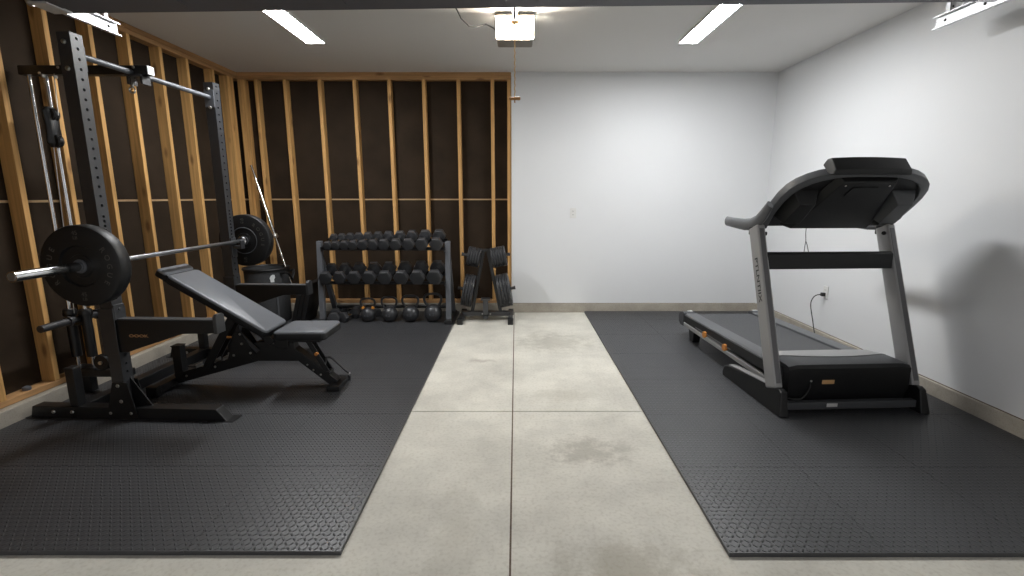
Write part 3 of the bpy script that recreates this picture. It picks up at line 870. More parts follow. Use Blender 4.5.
# seat strut, ladder, handle
for y in (-0.03, 0.03): obj('seat_strut', B().beam((0.37, y, 0.35), (0.50, y, 0.105), 0.012, 0.034), M['black'], bn, bevel=0.002)
obj('strut_pin', B().cyl((0.50,-0.045,0.105),(0.50,0.045,0.105),0.016), M['black'], bn)
obj('pop_pin', B().cyl((0.43,-0.05,0.25),(0.43,-0.03,0.25),0.012), M['orange'], bn, label='small orange pull tab')
obj('handle', B().tube([(0.47,0.0,0.16),(0.475,0.02,0.205),(0.50,0.02,0.205),(0.52,0.02,0.195),(0.63,0.02,0.085)], 0.0085, 10), M['black'], bn)
obj('handle_tip', B().lathe([(0,0),(0.009,0),(0.009,0.008),(0,0.012)], (0.63,0.02,0.085), (0.7,0,-0.7), 12), M['bolt'], bn)
obj('orange_label', B().box(-0.19,-0.155,-0.0505,-0.0495,0.37,0.385), M['orange'], bn, label='small orange sticker')

# ------------------------------------------------------------------ dumbbell rack
dk = thing('dumbbell_rack', 'grey two-tier dumbbell rack holding rows of hex dumbbells against the framing', 'dumbbell rack', (-1.415, 5.12, MZ))
HW = 0.712
for s in (-1, 1):
    bb = B()
    xs_ = sorted((s*HW, s*(HW-0.055)))
    # front post leaning back, rear brace, foot
    bb.prism([(0.0,0.04),(0.055,0.04),(0.115,0.885),(0.06,0.885)], 'x', *xs_)
    en = obj('end_frame', bb, M['grey_steel'], dk, bevel=0.004)
    obj('foot', B().box(xs_[0]-0.012, xs_[1]+0.012, -0.05, 0.46, 0.0, 0.045), M['plastic'], en, bevel=0.006)
    obj('rear_brace', B().beam(((xs_[0]+xs_[1])/2, 0.42, 0.04), ((xs_[0]+xs_[1])/2, 0.10, 0.70), 0.05, 0.05, up=(0,1,0)), M['grey_steel'], en, bevel=0.003)
def shelf(z, y):
    # two angled rails, rear one higher
    o = obj('shelf_rail', B().beam((-HW+0.05, y, z), (HW-0.05, y, z), 0.05, 0.006, up=(0,-0.35,1)), M['black'], dk, bevel=0.001)
    obj('rail_lip', B().beam((-HW+0.05, y-0.022, z+0.012), (HW-0.05, y-0.022, z+0.012), 0.006, 0.03, up=(0,-0.35,1)), M['black'], o, bevel=0.001)
    o2 = obj('shelf_rail', B().beam((-HW+0.05, y+0.19, z+0.062), (HW-0.05, y+0.19, z+0.062), 0.05, 0.006, up=(0,-0.35,1)), M['black'], dk, bevel=0.001)
    obj('rail_lip', B().beam((-HW+0.05, y+0.215, z+0.085), (HW-0.05, y+0.215, z+0.085), 0.006, 0.03, up=(0,-0.35,1)), M['black'], o2, bevel=0.001)
    for x in (-HW+0.056, HW-0.062):
        obj('shelf_bracket', B().prism([(y-0.03,z-0.03),(y+0.24,z+0.05),(y+0.24,z+0.09),(y-0.03,z+0.02)], 'x', x, x+0.006), M['black'], dk)
shelf(0.800, 0.055)
shelf(0.440, 0.02)
bb = B().cyl((-HW+0.03, 0.40, 0.10), (HW-0.03, 0.40, 0.10), 0.02)
obj('rear_tie', bb, M['black'], dk)

# dumbbell prototype: axis along y, hex heads, unit head radius
def make_dumbbell(label, group):
    t = thing('dumbbell', label, 'dumbbell', group=group)
    def head(y0, y1, s=1.0):
        b = B(); n = 6
        prof = [(0.70,0.0),(1.0,0.10),(1.0,0.90),(0.70,1.0)]
        rings = []
        for r, h in prof:
            rings.append([b.bm.verts.new((r*0.062*math.cos(k*PI/3), y0+(y1-y0)*h, r*0.062*math.sin(k*PI/3))) for k in range(n)])
        for A, C in zip(rings, rings[1:]): b.quadstrip(A, C)
        b.bm.faces.new(rings[0][::-1]); b.bm.faces.new(rings[-1])
        return b
    obj('head', head(-0.128, -0.066), M['hexr'], t, bevel=0.003)
    obj('head', head(0.066, 0.128), M['hexr'], t, bevel=0.003)
    hb = B().lathe([(0.014,-0.068),(0.016,-0.04),(0.020,0.0),(0.016,0.04),(0.014,0.068)], (0,0,0), (0,1,0), 16)
    obj('handle', hb, M['chrome'], t, label='chrome handle')
    return t
proto = None
FOC = 487.0
def px_x(px, Y, z):
    """world X of a picture column at depth Y and height z, used to copy the spacing measured on the photograph"""
    d = Y*math.cos(PITCH) - (z-CAMH)*math.sin(PITCH)
    return (px-516.0)/FPX*d
ordw = ['first','second','third','fourth','fifth','sixth','seventh','eighth','ninth','tenth','eleventh']
tilt = math.atan2(0.062, 0.19)
def place_db(x, y, z, sc, ln, rot, label, group):
    global proto
    if proto is None:
        proto = make_dumbbell(label, group); t = proto
    else: t = dup(proto)
    t['label'] = label; t['group'] = group
    t.location = (x, y, z); t.scale = (sc, ln, sc); t.rotation_euler = rot
    return t
def row(spots, ybase, zbase, r0, r1, shelfname, grp):
    n = len(spots)
    for i, x in enumerate(spots):
        f = i/(n-1)
        r = r0 + (r1-r0)*f          # across-corner radius
        sc = r/0.062
        ln = 1.06 + 0.14*f
        yc = ybase + 0.10; z = zbase + 0.031
        up = r*0.866*0.985 + 0.006
        place_db(x, yc - math.sin(tilt)*up, z + math.cos(tilt)*up + 0.001, sc, ln, (tilt, 0, 0),
                 'black hex dumbbell on the %s shelf of the rack, %s from the left' % (shelfname, ordw[i]), grp)
top = [px_x(p, 5.1, 0.88) for p in (325,333.5,342.3,351.3,361,371.5,382.5,394.5,407.3,421,435.5)]
mid = [px_x(p, 5.07, 0.52) for p in (323.5,338,352.6,368,383.7,400.2,416.8,434)]
row(top, 5.12+0.055, MZ+0.800, 0.046, 0.0735, 'top', 'hex dumbbells on the top shelf')
row(mid, 5.12+0.02, MZ+0.440, 0.071, 0.087, 'middle', 'hex dumbbells on the middle shelf')
FL = MZ
def flat_db(x, y, r, rz, lab, zoff=0.0, rx=0.0):
    place_db(x, y, FL + r*0.866 + zoff, r/0.062, 1.0, (rx, 0, rz), lab, 'loose dumbbells on the floor under the rack')
flat_db(-2.00, 5.22, 0.068, 0.25, 'black hex dumbbell on the floor inside the left foot of the rack')
flat_db(-1.855, 5.27, 0.062, -0.35, 'black hex dumbbell on the floor left of the orange-banded kettlebell, front of the pile')
flat_db(-1.93, 5.52, 0.060, 1.1, 'black hex dumbbell on the floor at the back left of the loose pile')
flat_db(-1.67, 5.50, 0.052, 0.9, 'small black hex dumbbell on the floor behind the orange-banded kettlebell')

# kettlebells
def kettlebell(x, y, r, label, band=False):
    t = thing('kettlebell', label, 'kettlebell', (x, y, FL), group='kettlebells under the dumbbell rack')
    prof = [(0,0.0)]
    zc = r*0.93
    for k in range(1, 17):
        a = -PI/2 + PI*k/17
        prof.append((r*math.cos(a), max(0.0, zc + r*math.sin(a))))
    prof.append((0, zc+r))
    obj('body', B().lathe(prof, (0,0,0), (0,0,1), 32), M['iron'], t)
    hr = r*0.80; zt = zc + r*2.12
    pts = [(-r*0.52,0,zc+r*0.70),(-r*0.80,0,zc+r*1.10),(-r*0.97,0,zc+r*1.55),(-r*0.88,0,zc+r*1.92),(-r*0.55,0,zt),(0,0,zt+r*0.04),
           (r*0.55,0,zt),(r*0.88,0,zc+r*1.92),(r*0.97,0,zc+r*1.55),(r*0.80,0,zc+r*1.10),(r*0.52,0,zc+r*0.70)]
    # smooth the handle by chaikin
    for _ in range(2):
        q = [pts[0]]
        for a, c in zip(pts, pts[1:]):
            q.append(tuple(0.75*a[i]+0.25*c[i] for i in range(3))); q.append(tuple(0.25*a[i]+0.75*c[i] for i in range(3)))
        q.append(pts[-1]); pts = q
    obj('handle', B().tube(pts, r*0.14, 12), M['iron'], t)
    if band:
        for s in (-1, 1):
            obj('colour_band', B().lathe([(r*0.165,-0.012),(r*0.2,-0.01),(r*0.2,0.012),(r*0.165,0.014)], (s*r*0.66,0,zc+r*0.90), (s*0.3,0,1), 16), M['orange_band'], t, label='orange band')
    # cast mark on the front
    b = B(); add_text(b, 'KG', r*0.4, frame((0,-r*0.985,zc), (1,0,0), (0,0.05,1), (0,-1,0.05)))
    obj('cast_mark', b, M['grey_steel'], t, smooth=False)
kettlebell(px_x(368.3, 5.22, 0.1), 5.22, 0.083, 'smallest kettlebell under the rack, with orange bands on its horns', True)
kettlebell(px_x(389.7, 5.22, 0.1), 5.22, 0.088, 'black kettlebell right of the orange-banded one', False)
kettlebell(px_x(410.8, 5.22, 0.1), 5.22, 0.093, 'black kettlebell third from the left under the rack', False)
kettlebell(px_x(433.2, 5.22, 0.1), 5.22, 0.1, 'largest black kettlebell, beside the rack right foot', False)

# ------------------------------------------------------------------ storage bin with a bar leaning in it
sb = thing('storage_bin', 'dark grey round fabric storage bin standing in the corner behind the rack', 'storage bin', (-2.735, 5.28, MZ))
bb = B().lathe([(0.0,0.0),(0.205,0.0),(0.213,0.015),(0.218,0.30),(0.222,0.575),(0.214,0.58),(0.21,0.30),(0.20,0.02),(0.0,0.02)], (0,0,0), (0,0,1), 48)
obj('body', bb, M['fabric'], sb)
obj('rim', B().tube([(0.226*math.cos(k*PI/24), 0.226*math.sin(k*PI/24), 0.585) for k in range(48)], 0.014, 8, closed=True), M['plastic'], sb)
stp = obj('strap', B().box(0.0, 0.02, -0.228, -0.216, 0.02, 0.40), M['plastic_grey'], sb, bevel=0.001)
stp.rotation_euler = (0,0,math.radians(46))
lg = B().prism([(0.0,0.0),(0.035,0.0),(0.035,0.03),(0.045,0.05),(0.042,0.075),(0.025,0.08),(0.005,0.07),(-0.008,0.045),(-0.002,0.02)], 'y', -0.2265, -0.216)
for v in lg.bm.verts: v.co.z += 0.455; v.co.x -= 0.018
lgo = obj('logo_patch', lg, M['logo'], sb, smooth=False, label='small white logo')
lgo.rotation_euler = (0,0,math.radians(40))
hb = B()
for s in (1,):
    hb.tube([(0.20,-0.10,0.54),(0.25,-0.11,0.55),(0.27,-0.06,0.53),(0.275,0.0,0.46),(0.27,0.06,0.53),(0.25,0.1,0.55),(0.20,0.1,0.54)], 0.014, 8)
obj('handle', hb, M['plastic'], sb)
# leaning bar
A_ = Vector((-2.605, 5.44, 0.62)); C_ = Vector((-2.98, 5.64, 1.715))
d_ = (C_-A_).normalized(); st_ = A_ - d_*0.36
lb = thing('curl_bar', 'thin chrome bar leaning into the corner out of the grey storage bin', 'weight bar', tuple(st_))
L_ = (C_-st_).length
def at_(k): return d_*k
obj('shaft', B().cyl(at_(0), at_(L_-0.28), 0.0125, n=14), M['chrome'], lb)
obj('sleeve', B().cyl(at_(0.76), at_(L_-0.28), 0.017, n=16), M['chrome'], lb)
obj('tip', B().cyl(at_(L_-0.28), at_(L_), 0.013, n=16).lathe([(0.014,-0.01),(0.024,-0.008),(0.024,0.008),(0.014,0.01)], at_(L_-0.27), d_, 16), M['chrome'], lb)
cl_ = B().lathe([(0.014,-0.02),(0.03,-0.02),(0.03,0.02),(0.014,0.02)], at_(0.70), d_, 16).cyl(at_(0.70)+Vector((0.0,-0.02,0)), at_(0.70)+Vector((0.05,-0.03,0.0)), 0.008).box(0,0.001,0,0.001,0.2,0.201)
obj('spring_clamp', cl_, M['bolt'], lb)

# plates leaning against the left end of the dumbbell rack
def disc(name, label, group, loc, rot, r, th_, m=None):
    t = thing(name, label, 'weight plate', loc, rot, group)
    h = th_/2
    prof = [(0.025,-h),(0.05,-h),(0.056,-h+0.004),(r*0.80,-h+0.005),(r*0.86,-h),(r-0.004,-h),(r,-h+0.004),(r,h-0.004),(r-0.004,h),(r*0.86,h),(r*0.80,h-0.005),(0.056,h-0.004),(0.05,h),(0.025,h),(0.025,-h)]
    obj('disc', B().lathe(prof, (0,0,0), (1,0,0), 48), m or M['iron'], t)
    obj('hub_ring', B().lathe([(0.025,-h-0.001),(0.032,-h-0.001),(0.032,h+0.001),(0.025,h+0.001),(0.025,-h-0.001)], (0,0,0), (1,0,0), 28), M['black_face'], t)
    return t
le = math.radians(15)
for i, (xo, hh_, dp, lab) in enumerate(((0.0, 0.46, 0.34, 'tallest black slab leaning on the left end of the dumbbell rack, against the frame'),
                                (-0.052, 0.38, 0.32, 'black slab leaning on the dumbbell rack, middle of the three'),
                                (-0.104, 0.34, 0.30, 'shortest black slab leaning at the dumbbell rack, next to the bin'))):
    t = thing('rubber_pad', lab, 'pad', (-2.285+xo, 5.26, MZ+0.0005), (0, le, 0), 'slabs leaning on the dumbbell rack')
    r_ = 0.03
    pts = []
    for (cx_, cz_, a0) in ((dp/2-r_, hh_-r_, 0), (-dp/2+r_, hh_-r_, PI/2), (-dp/2+r_, r_, PI), (dp/2-r_, r_, 3*PI/2)):
        for k in range(5): pts.append((cx_+r_*math.cos(a0+k*PI/8), cz_+r_*math.sin(a0+k*PI/8)))
    obj('slab', B().prism(pts, 'x', -0.045, 0.0), M['plate'], t, bevel=0.004)

# ------------------------------------------------------------------ weight tree
tr_ = thing('weight_tree', 'black A-frame weight tree loaded with plates at the drywall edge', 'weight plate rack', (-0.335, 5.38, 0))
bb = B()
tb = B().box(-0.27, 0.27, -0.03, 0.03, 0.045, 0.095)
obj('base_bar', tb, M['black_face'], tr_, bevel=0.003)
for s in (-1, 1):
    ft = obj('foot', B().box(s*0.275-0.025, s*0.275+0.025, -0.24, 0.24, 0.012, 0.06), M['black_face'], tr_, bevel=0.003)
    obj('rubber_foot', B().box(s*0.275-0.03, s*0.275+0.03, -0.26, -0.19, 0.0, 0.065), M['plastic'], ft, bevel=0.004)
    obj('rubber_foot', B().box(s*0.275-0.03, s*0.275+0.03, 0.19, 0.26, 0.0, 0.065), M['plastic'], ft, bevel=0.004)
LEG0, LEG1 = Vector((0.16, 0, 0.09)), Vector((0.022, 0, 0.79))
for s in (-1, 1):
    obj('leg', B().beam((s*LEG0.x,0,LEG0.z), (s*LEG1.x,0,LEG1.z), 0.036, 0.045, up=(0,1,0)), M['black'], tr_, bevel=0.003)
obj('top_cap', B().box(-0.05, 0.05, -0.028, 0.028, 0.775, 0.80), M['black'], tr_, bevel=0.003)
obj('centre_post', B().box(-0.028, 0.028, -0.17, -0.12, 0.075, 0.26).box(-0.05,0.05,-0.19,-0.10,0.255,0.272).box(-0.028,0.028,-0.17,-0.03,0.045,0.095), M['black_face'], tr_, bevel=0.002)
bo = Bolts(); bolts(bo, [(-0.045,-0.03,0.07),(0.045,-0.03,0.07)], (0,-1,0), 0.009, 0.006); put_bolts('bolt', bo, M['bolt'], tr_)
lv = (LEG1-LEG0).normalized()
def peg(s, z, L, n_plates, r, th_, words, rs=None):
    f = (z-LEG0.z)/(LEG1.z-LEG0.z); x = LEG0.x + (LEG1.x-LEG0.x)*f
    nrm = Vector((s*lv.z, 0, -lv.x))            # outward, slightly upward
    root = Vector((s*x, 0, z)) + nrm*0.018
    obj('peg', B().cyl(root, root+nrm*L, 0.0175, n=18).lathe([(0.0175,0),(0.021,0.002),(0.021,0.012),(0.0175,0.014)], root+nrm*(L-0.014), nrm, 18), M['black_face'], tr_)
    ang = math.atan2(-nrm.z, nrm.x) if s > 0 else math.atan2(-nrm.z, nrm.x)
    ox = Vector(tr_.location)
    for k in range(n_plates):
        rr = rs[k] if rs else r
        c = root + nrm*(0.006 + th_*(k+0.5)+0.0015*k) + ox - Vector((0,0,0.0065))
        disc('weight_plate', words % ordw[k], 'plates on the weight tree', tuple(c), (0, ang, 0), rr, th_-0.001)
peg(-1, 0.70, 0.215, 5, 0.108, 0.027, 'small black plate on the weight tree, upper left peg, %s from the post')
peg(1, 0.70, 0.215, 6, 0.112, 0.0255, 'small black plate on the weight tree, upper right peg, %s from the post')
peg(-1, 0.325, 0.19, 4, 0.182, 0.029, 'large black plate on the weight tree, lower left peg, %s from the post', [0.182,0.182,0.18,0.18])
peg(1, 0.325, 0.20, 4, 0.186, 0.033, 'large black plate on the weight tree, lower right peg, %s from the post')

# ------------------------------------------------------------------ treadmill
TR = math.radians(3.0)
tm = thing('treadmill', 'large black and silver treadmill seen from its motor end on the right mat', 'treadmill', (2.12, 2.88, MZ), (0,0,TR))
for s in (-1, 1):
    x0, x1 = sorted((s*0.43, s*0.492))
    bb = B().prism([(-0.035,0.0),(0.0,0.15),(0.03,0.165),(0.16,0.150),(0.60,0.108),(0.70,0.085),(0.725,0.03),(0.715,0.0)], 'x', x0, x1)
    for v in bb.bm.verts:
        if v.co.z > 0.1 and abs(v.co.x) > 0.46 and v.co.y < 0.3: v.co.x -= s*0.018
    fo = obj('base_foot', bb, M['plastic'], tm, bevel=0.008)
    obj('foot_trim', B().prism([(0.165,0.1503),(0.50,0.120),(0.64,0.1073),(0.64,0.1098),(0.50,0.126),(0.165,0.1565)], 'x', x0+0.008, x1-0.008), M['silver'], fo)
    # upright leaning toward the user
    lo, hi = Vector((s*0.455, 0.105, 0.14)), Vector((s*0.455, 0.485, 1.15))
    u = B().beam(lo, hi, 0.056, 0.112, up=(0,1,0))
    upo = obj('upright', u, M['silver'], tm, bevel=0.012, seg=3)
    dv = (hi-lo).normalized()
    nf = Vector((0, dv.z, -dv.y))     # toward +y
    # dark strip along the front face
    c0, c1 = lo-nf*0.0565+dv*0.03, hi-nf*0.0565-dv*0.03
    obj('front_strip', B().beam(c0, c1, 0.030, 0.004, up=(0,1,0)), M['silver_dark'], upo, bevel=0.001)
    if s < 0:
        tb_ = B()
        cpt = lo + dv*0.71 + Vector((-0.0285, 0, 0)) + nf*0.0
        add_text(tb_, 'PTLNTIIX', 0.058, frame(cpt, -dv, -nf, (-1,0,0)) @ Matrix.Diagonal((1.25, 0.8, 1, 1)), 0.0008)
        obj('lettering', tb_, M['plastic'], upo, smooth=False, label='dark lettering down the post')
    kb = B().lathe([(0,0.018),(0.012,0.018),(0.014,0.01),(0.009,0)], (s*0.425, 0.44, 1.105), (-s,-0.4,0), 12)
    obj('knob', kb, M['plastic'], upo)
# crossbar
bb = B().prism([(0.345,0.875),(0.40,0.868),(0.425,0.878),(0.435,0.955),(0.425,0.982),(0.37,0.988),(0.352,0.975)], 'x', -0.435, 0.435)
obj('crossbar', bb, M['plastic'], tm, bevel=0.006)
# front base tube
bt = obj('front_tube', B().box(-0.44, 0.44, 0.012, 0.060, 0.028, 0.075), M['plastic_grey'], tm, bevel=0.004)
obj('sticker', B().box(-0.16, -0.09, 0.0112, 0.012, 0.045, 0.068), M['sticker_w'], bt)
# motor hood
def hood():
    b = B(); n = 16; rows = []
    for i in range(n+1):
        f = -1 + 2*i/n
        x = 0.398*f; c = 1-f*f
        e = max(0.0, abs(f)-0.9)*0.12
        ym = 0.245 - c*0.085             # front edge of the silver trim bows toward the motor end
        rows.append([(x, 0.085, 0.06), (x, 0.050-0.006*c, 0.14), (x, 0.050-0.010*c, 0.288-e), (x, 0.066-0.010*c, 0.304-e+c*0.004),
                     (x, 0.098-0.010*c, 0.309+c*0.006-e), (x*0.985, ym, 0.311+c*0.008-e), (x*0.93, 0.345, 0.302+c*0.004-e), (x*0.80, 0.385, 0.262), (x*0.72, 0.385, 0.15), (x*0.8, 0.3, 0.06)])
    vs = [[b.bm.verts.new(p) for p in r_] for r_ in rows]
    m_ = len(vs[0])
    for A, C in zip(vs, vs[1:]):
        for k in range(m_): b.bm.faces.new((A[k], A[(k+1)%m_], C[(k+1)%m_], C[k]))
    b.bm.faces.new(vs[0]); b.bm.faces.new(vs[-1][::-1])
    return b, rows
hb_, rows = hood()
ho = obj('motor_hood', hb_, M['plastic'], tm)
def skin(ks, rows, lift):
    """thin panel that follows the hood along profile points ks (with fractions)"""
    b = B(); T_, U_ = [], []
    for r_ in rows:
        pr = []
        for (k, fr_) in ks: pr.append(Vector(r_[k]).lerp(Vector(r_[k+1]), fr_))
        T_.append([b.bm.verts.new(p+Vector((0,0,lift))) for p in pr]); U_.append([b.bm.verts.new(p-Vector((0,0,0.001))) for p in pr])
    m_ = len(ks); n_ = len(rows)
    for G_ in (T_, U_):
        for i in range(n_-1):
            for k in range(m_-1): b.bm.faces.new((G_[i][k], G_[i][k+1], G_[i+1][k+1], G_[i+1][k]))
    for i in range(n_-1):
        for k in (0, m_-1): b.bm.faces.new((T_[i][k], T_[i+1][k], U_[i+1][k], U_[i][k]))
    for i in (0, n_-1):
        for k in range(m_-1): b.bm.faces.new((T_[i][k], T_[i][k+1], U_[i][k+1], U_[i][k]))
    return b
obj('hood_panel', skin([(3,0.0),(4,0.0),(4,0.96)], rows, 0.002), M['plastic_grey'], ho)
obj('hood_trim', skin([(5,0.05),(6,0.0)], rows, 0.005), M['silver'], ho, label='curved silver trim')
obj('sticker', B().box(-0.185, -0.105, 0.0425, 0.0448, 0.185, 0.212), M['sticker'], ho, label='amber warning sticker')
bo = Bolts(); bolts(bo, [(-0.255, 0.049, 0.205)], (0,-1,0), 0.009, 0.005); put_bolts('screw', bo, M['bolt'], ho)
obj('wire', B().tube([(-0.26,0.045,0.20),(-0.27,0.03,0.17),(-0.295,0.02,0.13),(-0.33,0.015,0.10),(-0.38,0.012,0.10),(-0.425,0.0,0.115)], 0.004, 8), M['cable'], ho)
obj('belly_pan', B().box(-0.36, 0.36, 0.10, 0.50, 0.03, 0.06), M['plastic'], tm, bevel=0.01)
# deck, side rails and belt
zr = lambda y: 0.262 - 0.016*(y-0.4)
for s in (-1, 1):
    bb = B()
    for (xa, xb, dz0, dz1) in ((s*0.275, s*0.385, -0.03, 0.0),):
        p = [(s*0.275, -0.028), (s*0.275, -0.004), (s*0.288, 0.0), (s*0.372, 0.0), (s*0.392, -0.012), (s*0.396, -0.075), (s*0.36, -0.082), (s*0.36, -0.028)]
        A = [bb.bm.verts.new((x, 0.17, zr(0.17)+z)) for x, z in p]; C = [bb.bm.verts.new((x, 1.74, zr(1.74)+z)) for x, z in p]
        bb.quadstrip(A, C); bb.bm.faces.new(A); bb.bm.faces.new(C[::-1])
    sr = obj('side_rail', bb, M['rail'], tm, bevel=0.003)
    obj('rail_skirt', B().beam((s*0.397, 0.20, zr(0.20)-0.052), (s*0.397, 1.735, zr(1.735)-0.052), 0.006, 0.066), M['plastic'], sr, bevel=0.001)
    obj('lower_rail', B().beam((s*0.396, 0.30, 0.128), (s*0.396, 1.72, 0.140), 0.024, 0.034), M['silver'], sr, bevel=0.003)
    # rear end cap
    ec = B().prism([(1.73, 0.115),(1.73, 0.245),(1.76, 0.252),(1.82, 0.238),(1.85, 0.20),(1.84, 0.14),(1.80, 0.115)], 'x', *sorted((s*0.285, s*0.408)))
    obj('rear_cap', ec, M['plastic_grey'], tm, bevel=0.006)
    obj('cap_plate', B().box(*sorted((s*0.30, s*0.35)), 1.765, 1.795, 0.2505, 0.2525), M['white'], tm, label='small pale end label')
    # rear foot
    obj('rear_foot', B().prism([(1.52,0.16),(1.55,0.0),(1.62,0.0),(1.68,0.16)], 'x', *sorted((s*0.31, s*0.38))), M['plastic'], tm, bevel=0.006)
for y in (0.88, 1.25):
    kb = B().prism([(y-0.028,0.150),(y-0.012,0.138),(y+0.018,0.140),(y+0.030,0.155),(y+0.026,0.183),(y+0.008,0.194),(y-0.018,0.190)], 'x', -0.418, -0.396)
    obj('release_latch', kb, M['orange'], tm, bevel=0.002, label='orange side latch')
obj('latch_bar', B().box(-0.404,-0.396,0.80,1.46,0.170,0.178), M['silver_dark'], tm)
obj('deck', B().beam((0,0.40,0.195),(0,1.72,0.175),0.70,0.035), M['plastic'], tm, bevel=0.003)
bl = B()
prof = [(0.30, zr(0.30)-0.016), (1.75, zr(1.75)-0.016), (1.80, zr(1.75)-0.028), (1.815, zr(1.75)-0.055), (1.79, zr(1.75)-0.085), (1.72, zr(1.75)-0.092), (0.40, 0.165), (0.30, 0.20)]
bl.prism(prof, 'x', -0.272, 0.272)
obj('belt', bl, M['belt'], tm, bevel=0.004)
# console: tilted panel rising toward the front, seen from below
CU0 = Vector((0.045, 0.545, 1.172)); CU1 = Vector((0.045, 0.145, 1.535))
cu = (CU1-CU0); CL = cu.length; cu.normalize(); cn = Vector((0, cu.z, -cu.y))   # normal: toward the user / up
def CP(x, t, n): return CU0 + Vector((x,0,0)) + cu*(t*CL) + cn*n
half = [(0.455,0.0),(0.465,0.10),(0.474,0.25),(0.478,0.42),(0.474,0.57),(0.456,0.70),(0.422,0.80),(0.375,0.875),(0.315,0.93),(0.25,0.965),(0.20,0.98),(0.10,0.99),(0,0.99)]
outl = [(-x, t) for x, t in half] + [(x, t) for x, t in half[::-1][1:]]
inner = []
for (x, t) in outl:
    k = 0.90
    inner.append((x*(1-0.042/0.47), t - (0.075 if t > 0.5 else 0.075*(t/0.5))))
rim = B()
R4 = []
for (xo, to), (xi, ti) in zip(outl, inner):
    R4.append([rim.bm.verts.new(CP(xo, to, 0.004)), rim.bm.verts.new(CP(xo, to, -0.050)), rim.bm.verts.new(CP(xi, ti, -0.055)), rim.bm.verts.new(CP(xi, ti, 0.010))])
for A, C in zip(R4, R4[1:]):
    for k in range(4): rim.bm.faces.new((A[k], A[(k+1)%4], C[(k+1)%4], C[k]))
rim.bm.faces.new(R4[0]); rim.bm.faces.new(R4[-1][::-1])
co = obj('console_rim', rim, M['rail'], tm, bevel=0.006, label='charcoal console frame')
# pan that closes the frame
pn = B()
ip = [(x, t) for x, t in inner]
top_ = [pn.bm.verts.new(CP(x, t, 0.006)) for x, t in ip]; bot_ = [pn.bm.verts.new(CP(x*0.99, t, -0.028)) for x, t in ip]
pn.quadstrip(top_, bot_); pn.bm.faces.new(top_); pn.bm.faces.new(bot_[::-1])
obj('underside_pan', pn, M['plastic'], tm)
# raised box on the underside
bx = B()
lo_ = [CP(x, t, -0.028) for x, t in ((-0.335,0.03),(-0.19,0.90),(0.19,0.90),(0.335,0.03))]
hi_ = [CP(x, t, -0.075) for x, t in ((-0.27,0.05),(-0.165,0.88),(0.165,0.88),(0.27,0.05))]
A = [bx.bm.verts.new(p) for p in lo_]; C = [bx.bm.verts.new(p) for p in hi_]
bx.quadstrip(A, C); bx.bm.faces.new(A); bx.bm.faces.new(C[::-1])
ub = obj('underside_housing', bx, M['plastic'], tm, bevel=0.006)
# cup wells at either side
for s in (-1, 1):
    cw = B()
    lo_ = [CP(s*x, t, -0.025) for x, t in ((0.24,0.20),(0.24,0.66),(0.405,0.66),(0.42,0.20))]
    hi_ = [CP(s*x, t, -0.115) for x, t in ((0.27,0.24),(0.27,0.58),(0.37,0.58),(0.385,0.24))]
    A = [cw.bm.verts.new(p) for p in lo_]; C = [cw.bm.verts.new(p) for p in hi_]
    cw.quadstrip(A, C); cw.bm.faces.new(A); cw.bm.faces.new(C[::-1])
    obj('cup_well', cw, M['plastic_grey'] if s > 0 else M['plastic'], tm, bevel=0.006)
v4 = [CP(x, t, -0.0755) for x, t in ((-0.10,0.66),(0.06,0.66),(0.07,0.80),(-0.085,0.80))]
v5 = [p - cn*0.004 for p in v4]
vb = B(); A = [vb.bm.verts.new(p) for p in v4]; C = [vb.bm.verts.new(p) for p in v5]
vb.quadstrip(A, C); vb.bm.faces.new(A); vb.bm.faces.new(C[::-1])
obj('label_plate', vb, M['plastic'], ub, label='small rectangular plate')
bo = Bolts(); bolts(bo, [CP(-0.14,0.82,-0.075), CP(0.14,0.82,-0.075)], -cn, 0.006, 0.003); put_bolts('screw', bo, M['bolt'], ub)
# display head on top
hd = B()
Hn = 10; ring_a = []; 
prof_h = []
for i in range(Hn+1):
    f = -1 + 2*i/Hn
    x = 0.245*f-0.035; bulge = (1-f*f)*0.02
    prof_h.append([CP(x*1.0, 0.93, 0.040), CP(x*1.02, 0.955, -0.055), CP(x*1.0, 1.00+bulge*0.5, -0.080), CP(x*0.97, 1.045+bulge, -0.062), CP(x*0.95, 1.06+bulge, 0.03), CP(x*0.97, 1.01, 0.05)])
vs = [[hd.bm.verts.new(p) for p in r_] for r_ in prof_h]
for A, C in zip(vs, vs[1:]):
    for k in range(6): hd.bm.faces.new((A[k], A[(k+1)%6], C[(k+1)%6], C[k]))
hd.bm.faces.new(vs[0]); hd.bm.faces.new(vs[-1][::-1])
obj('display_head', hd, M['plastic'], tm, bevel=0.008)
sc = B()
A = [sc.bm.verts.new(CP(x, t, 0.010)) for x, t in ((-0.20,0.42),(0.20,0.42),(0.20,0.86),(-0.20,0.86))]
C = [sc.bm.verts.new(CP(x, t, 0.022)) for x, t in ((-0.20,0.42),(0.20,0.42),(0.20,0.86),(-0.20,0.86))]
sc.quadstrip(A, C); sc.bm.faces.new(A); sc.bm.faces.new(C[::-1])
obj('screen', sc, M['screen'], tm, bevel=0.002)
# handrails reaching back toward the user
for s in (-1, 1):
    pts = [(s*0.458,0.34,1.300),(s*0.460,0.40,1.235),(s*0.460,0.46,1.190),(s*0.459,0.54,1.163),(s*0.458,0.64,1.155),(s*0.455,0.80,1.160),(s*0.450,0.915,1.166),(s*0.449,0.93,1.166)]
    obj('handrail', B().tube(pts, 0.024, 16, radii=[0.018,0.024,0.025,0.025,0.024,0.022,0.021,0.014], flat=1.7), M['rail'], tm)
    obj('rail_joint', B().box(*sorted((s*0.43,s*0.48)), 0.43, 0.54, 1.09, 1.15), M['plastic'], tm, bevel=0.008)
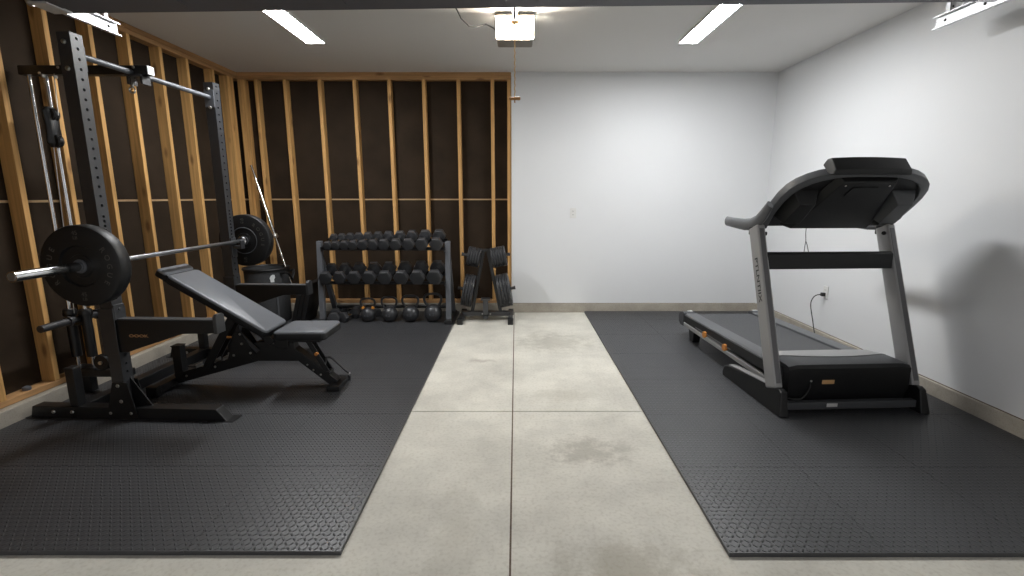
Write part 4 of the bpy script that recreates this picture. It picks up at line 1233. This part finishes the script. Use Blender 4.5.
# safety cord from the console to the crossbar
obj('safety_cord', B().tube([(-0.095,0.50,1.16),(-0.10,0.49,1.10),(-0.10,0.48,1.05),(-0.11,0.47,1.02),(-0.118,0.46,0.975)],0.0022,6).tube([(-0.10,0.48,1.05),(-0.09,0.475,1.02),(-0.086,0.46,0.975)],0.0022,6), M['cable'], tm)

# ------------------------------------------------------------------ wall outlets
def outlet(loc, rz, label):
    t = thing('wall_outlet', label, 'wall outlet', loc, (0,0,rz), group='wall outlets')
    obj('cover_plate', B().box(-0.036, 0.036, -0.008, 0, -0.058, 0.058), M['white'], t, bevel=0.003)
    for z in (-0.020, 0.020):
        so = obj('socket', B().box(-0.017, 0.017, -0.009, -0.006, z-0.014, z+0.014), M['white'], t, bevel=0.003)
        obj('slots', B().box(-0.008,-0.005,-0.0095,-0.009,z-0.004,z+0.007).box(0.005,0.008,-0.0095,-0.009,z-0.004,z+0.007), M['socket'], so, smooth=False)
    return t
outlet((0.662, YB-0.004, 1.183), 0, 'white wall outlet on the back wall beside the bare framing')
outlet((XR, 4.47, 0.49), -PI/2, 'white wall outlet on the right wall behind the treadmill')
pc = B().box(-0.035, -0.009, 4.45, 4.49, 0.462, 0.488)
pg_ = thing('power_cable', 'black treadmill power cable plugged into the right wall outlet', 'power cable', (XR, 0, 0))
obj('plug', B().box(-0.045, -0.0095, 4.455, 4.485, 0.453, 0.487), M['cable'], pg_, bevel=0.005)
pts = [(-0.045,4.47,0.47),(-0.075,4.48,0.465),(-0.095,4.50,0.44),(-0.105,4.52,0.38),(-0.10,4.50,0.30),(-0.095,4.47,0.22),(-0.10,4.42,0.12),(-0.11,4.35,0.03),(-0.12,4.2,MZ+0.006),(-0.14,3.9,MZ+0.006),(-0.16,3.5,MZ+0.006),(-0.20,3.15,MZ+0.006),(-0.24,3.06,MZ+0.007)]
for _ in range(2):
    q = [pts[0]]
    for a, c in zip(pts, pts[1:]):
        q.append(tuple(0.75*a[i]+0.25*c[i] for i in range(3))); q.append(tuple(0.25*a[i]+0.75*c[i] for i in range(3)))
    q.append(pts[-1]); pts = q
obj('cord', B().tube(pts, 0.0045, 8), M['cable'], pg_)

# small grey puck left on the bottom plate of the left wall
pk = obj('metal_cap', B().lathe([(0,0),(0.022,0),(0.024,0.006),(0.022,0.02),(0.010,0.026),(0,0.026)], (0,0,0), (0,0,1), 20), M['grey_steel'])
pk.location = (-3.125, 2.94, 0.1535)
tag(pk, 'small grey metal cap lying on the wooden bottom plate of the left wall', 'cap')
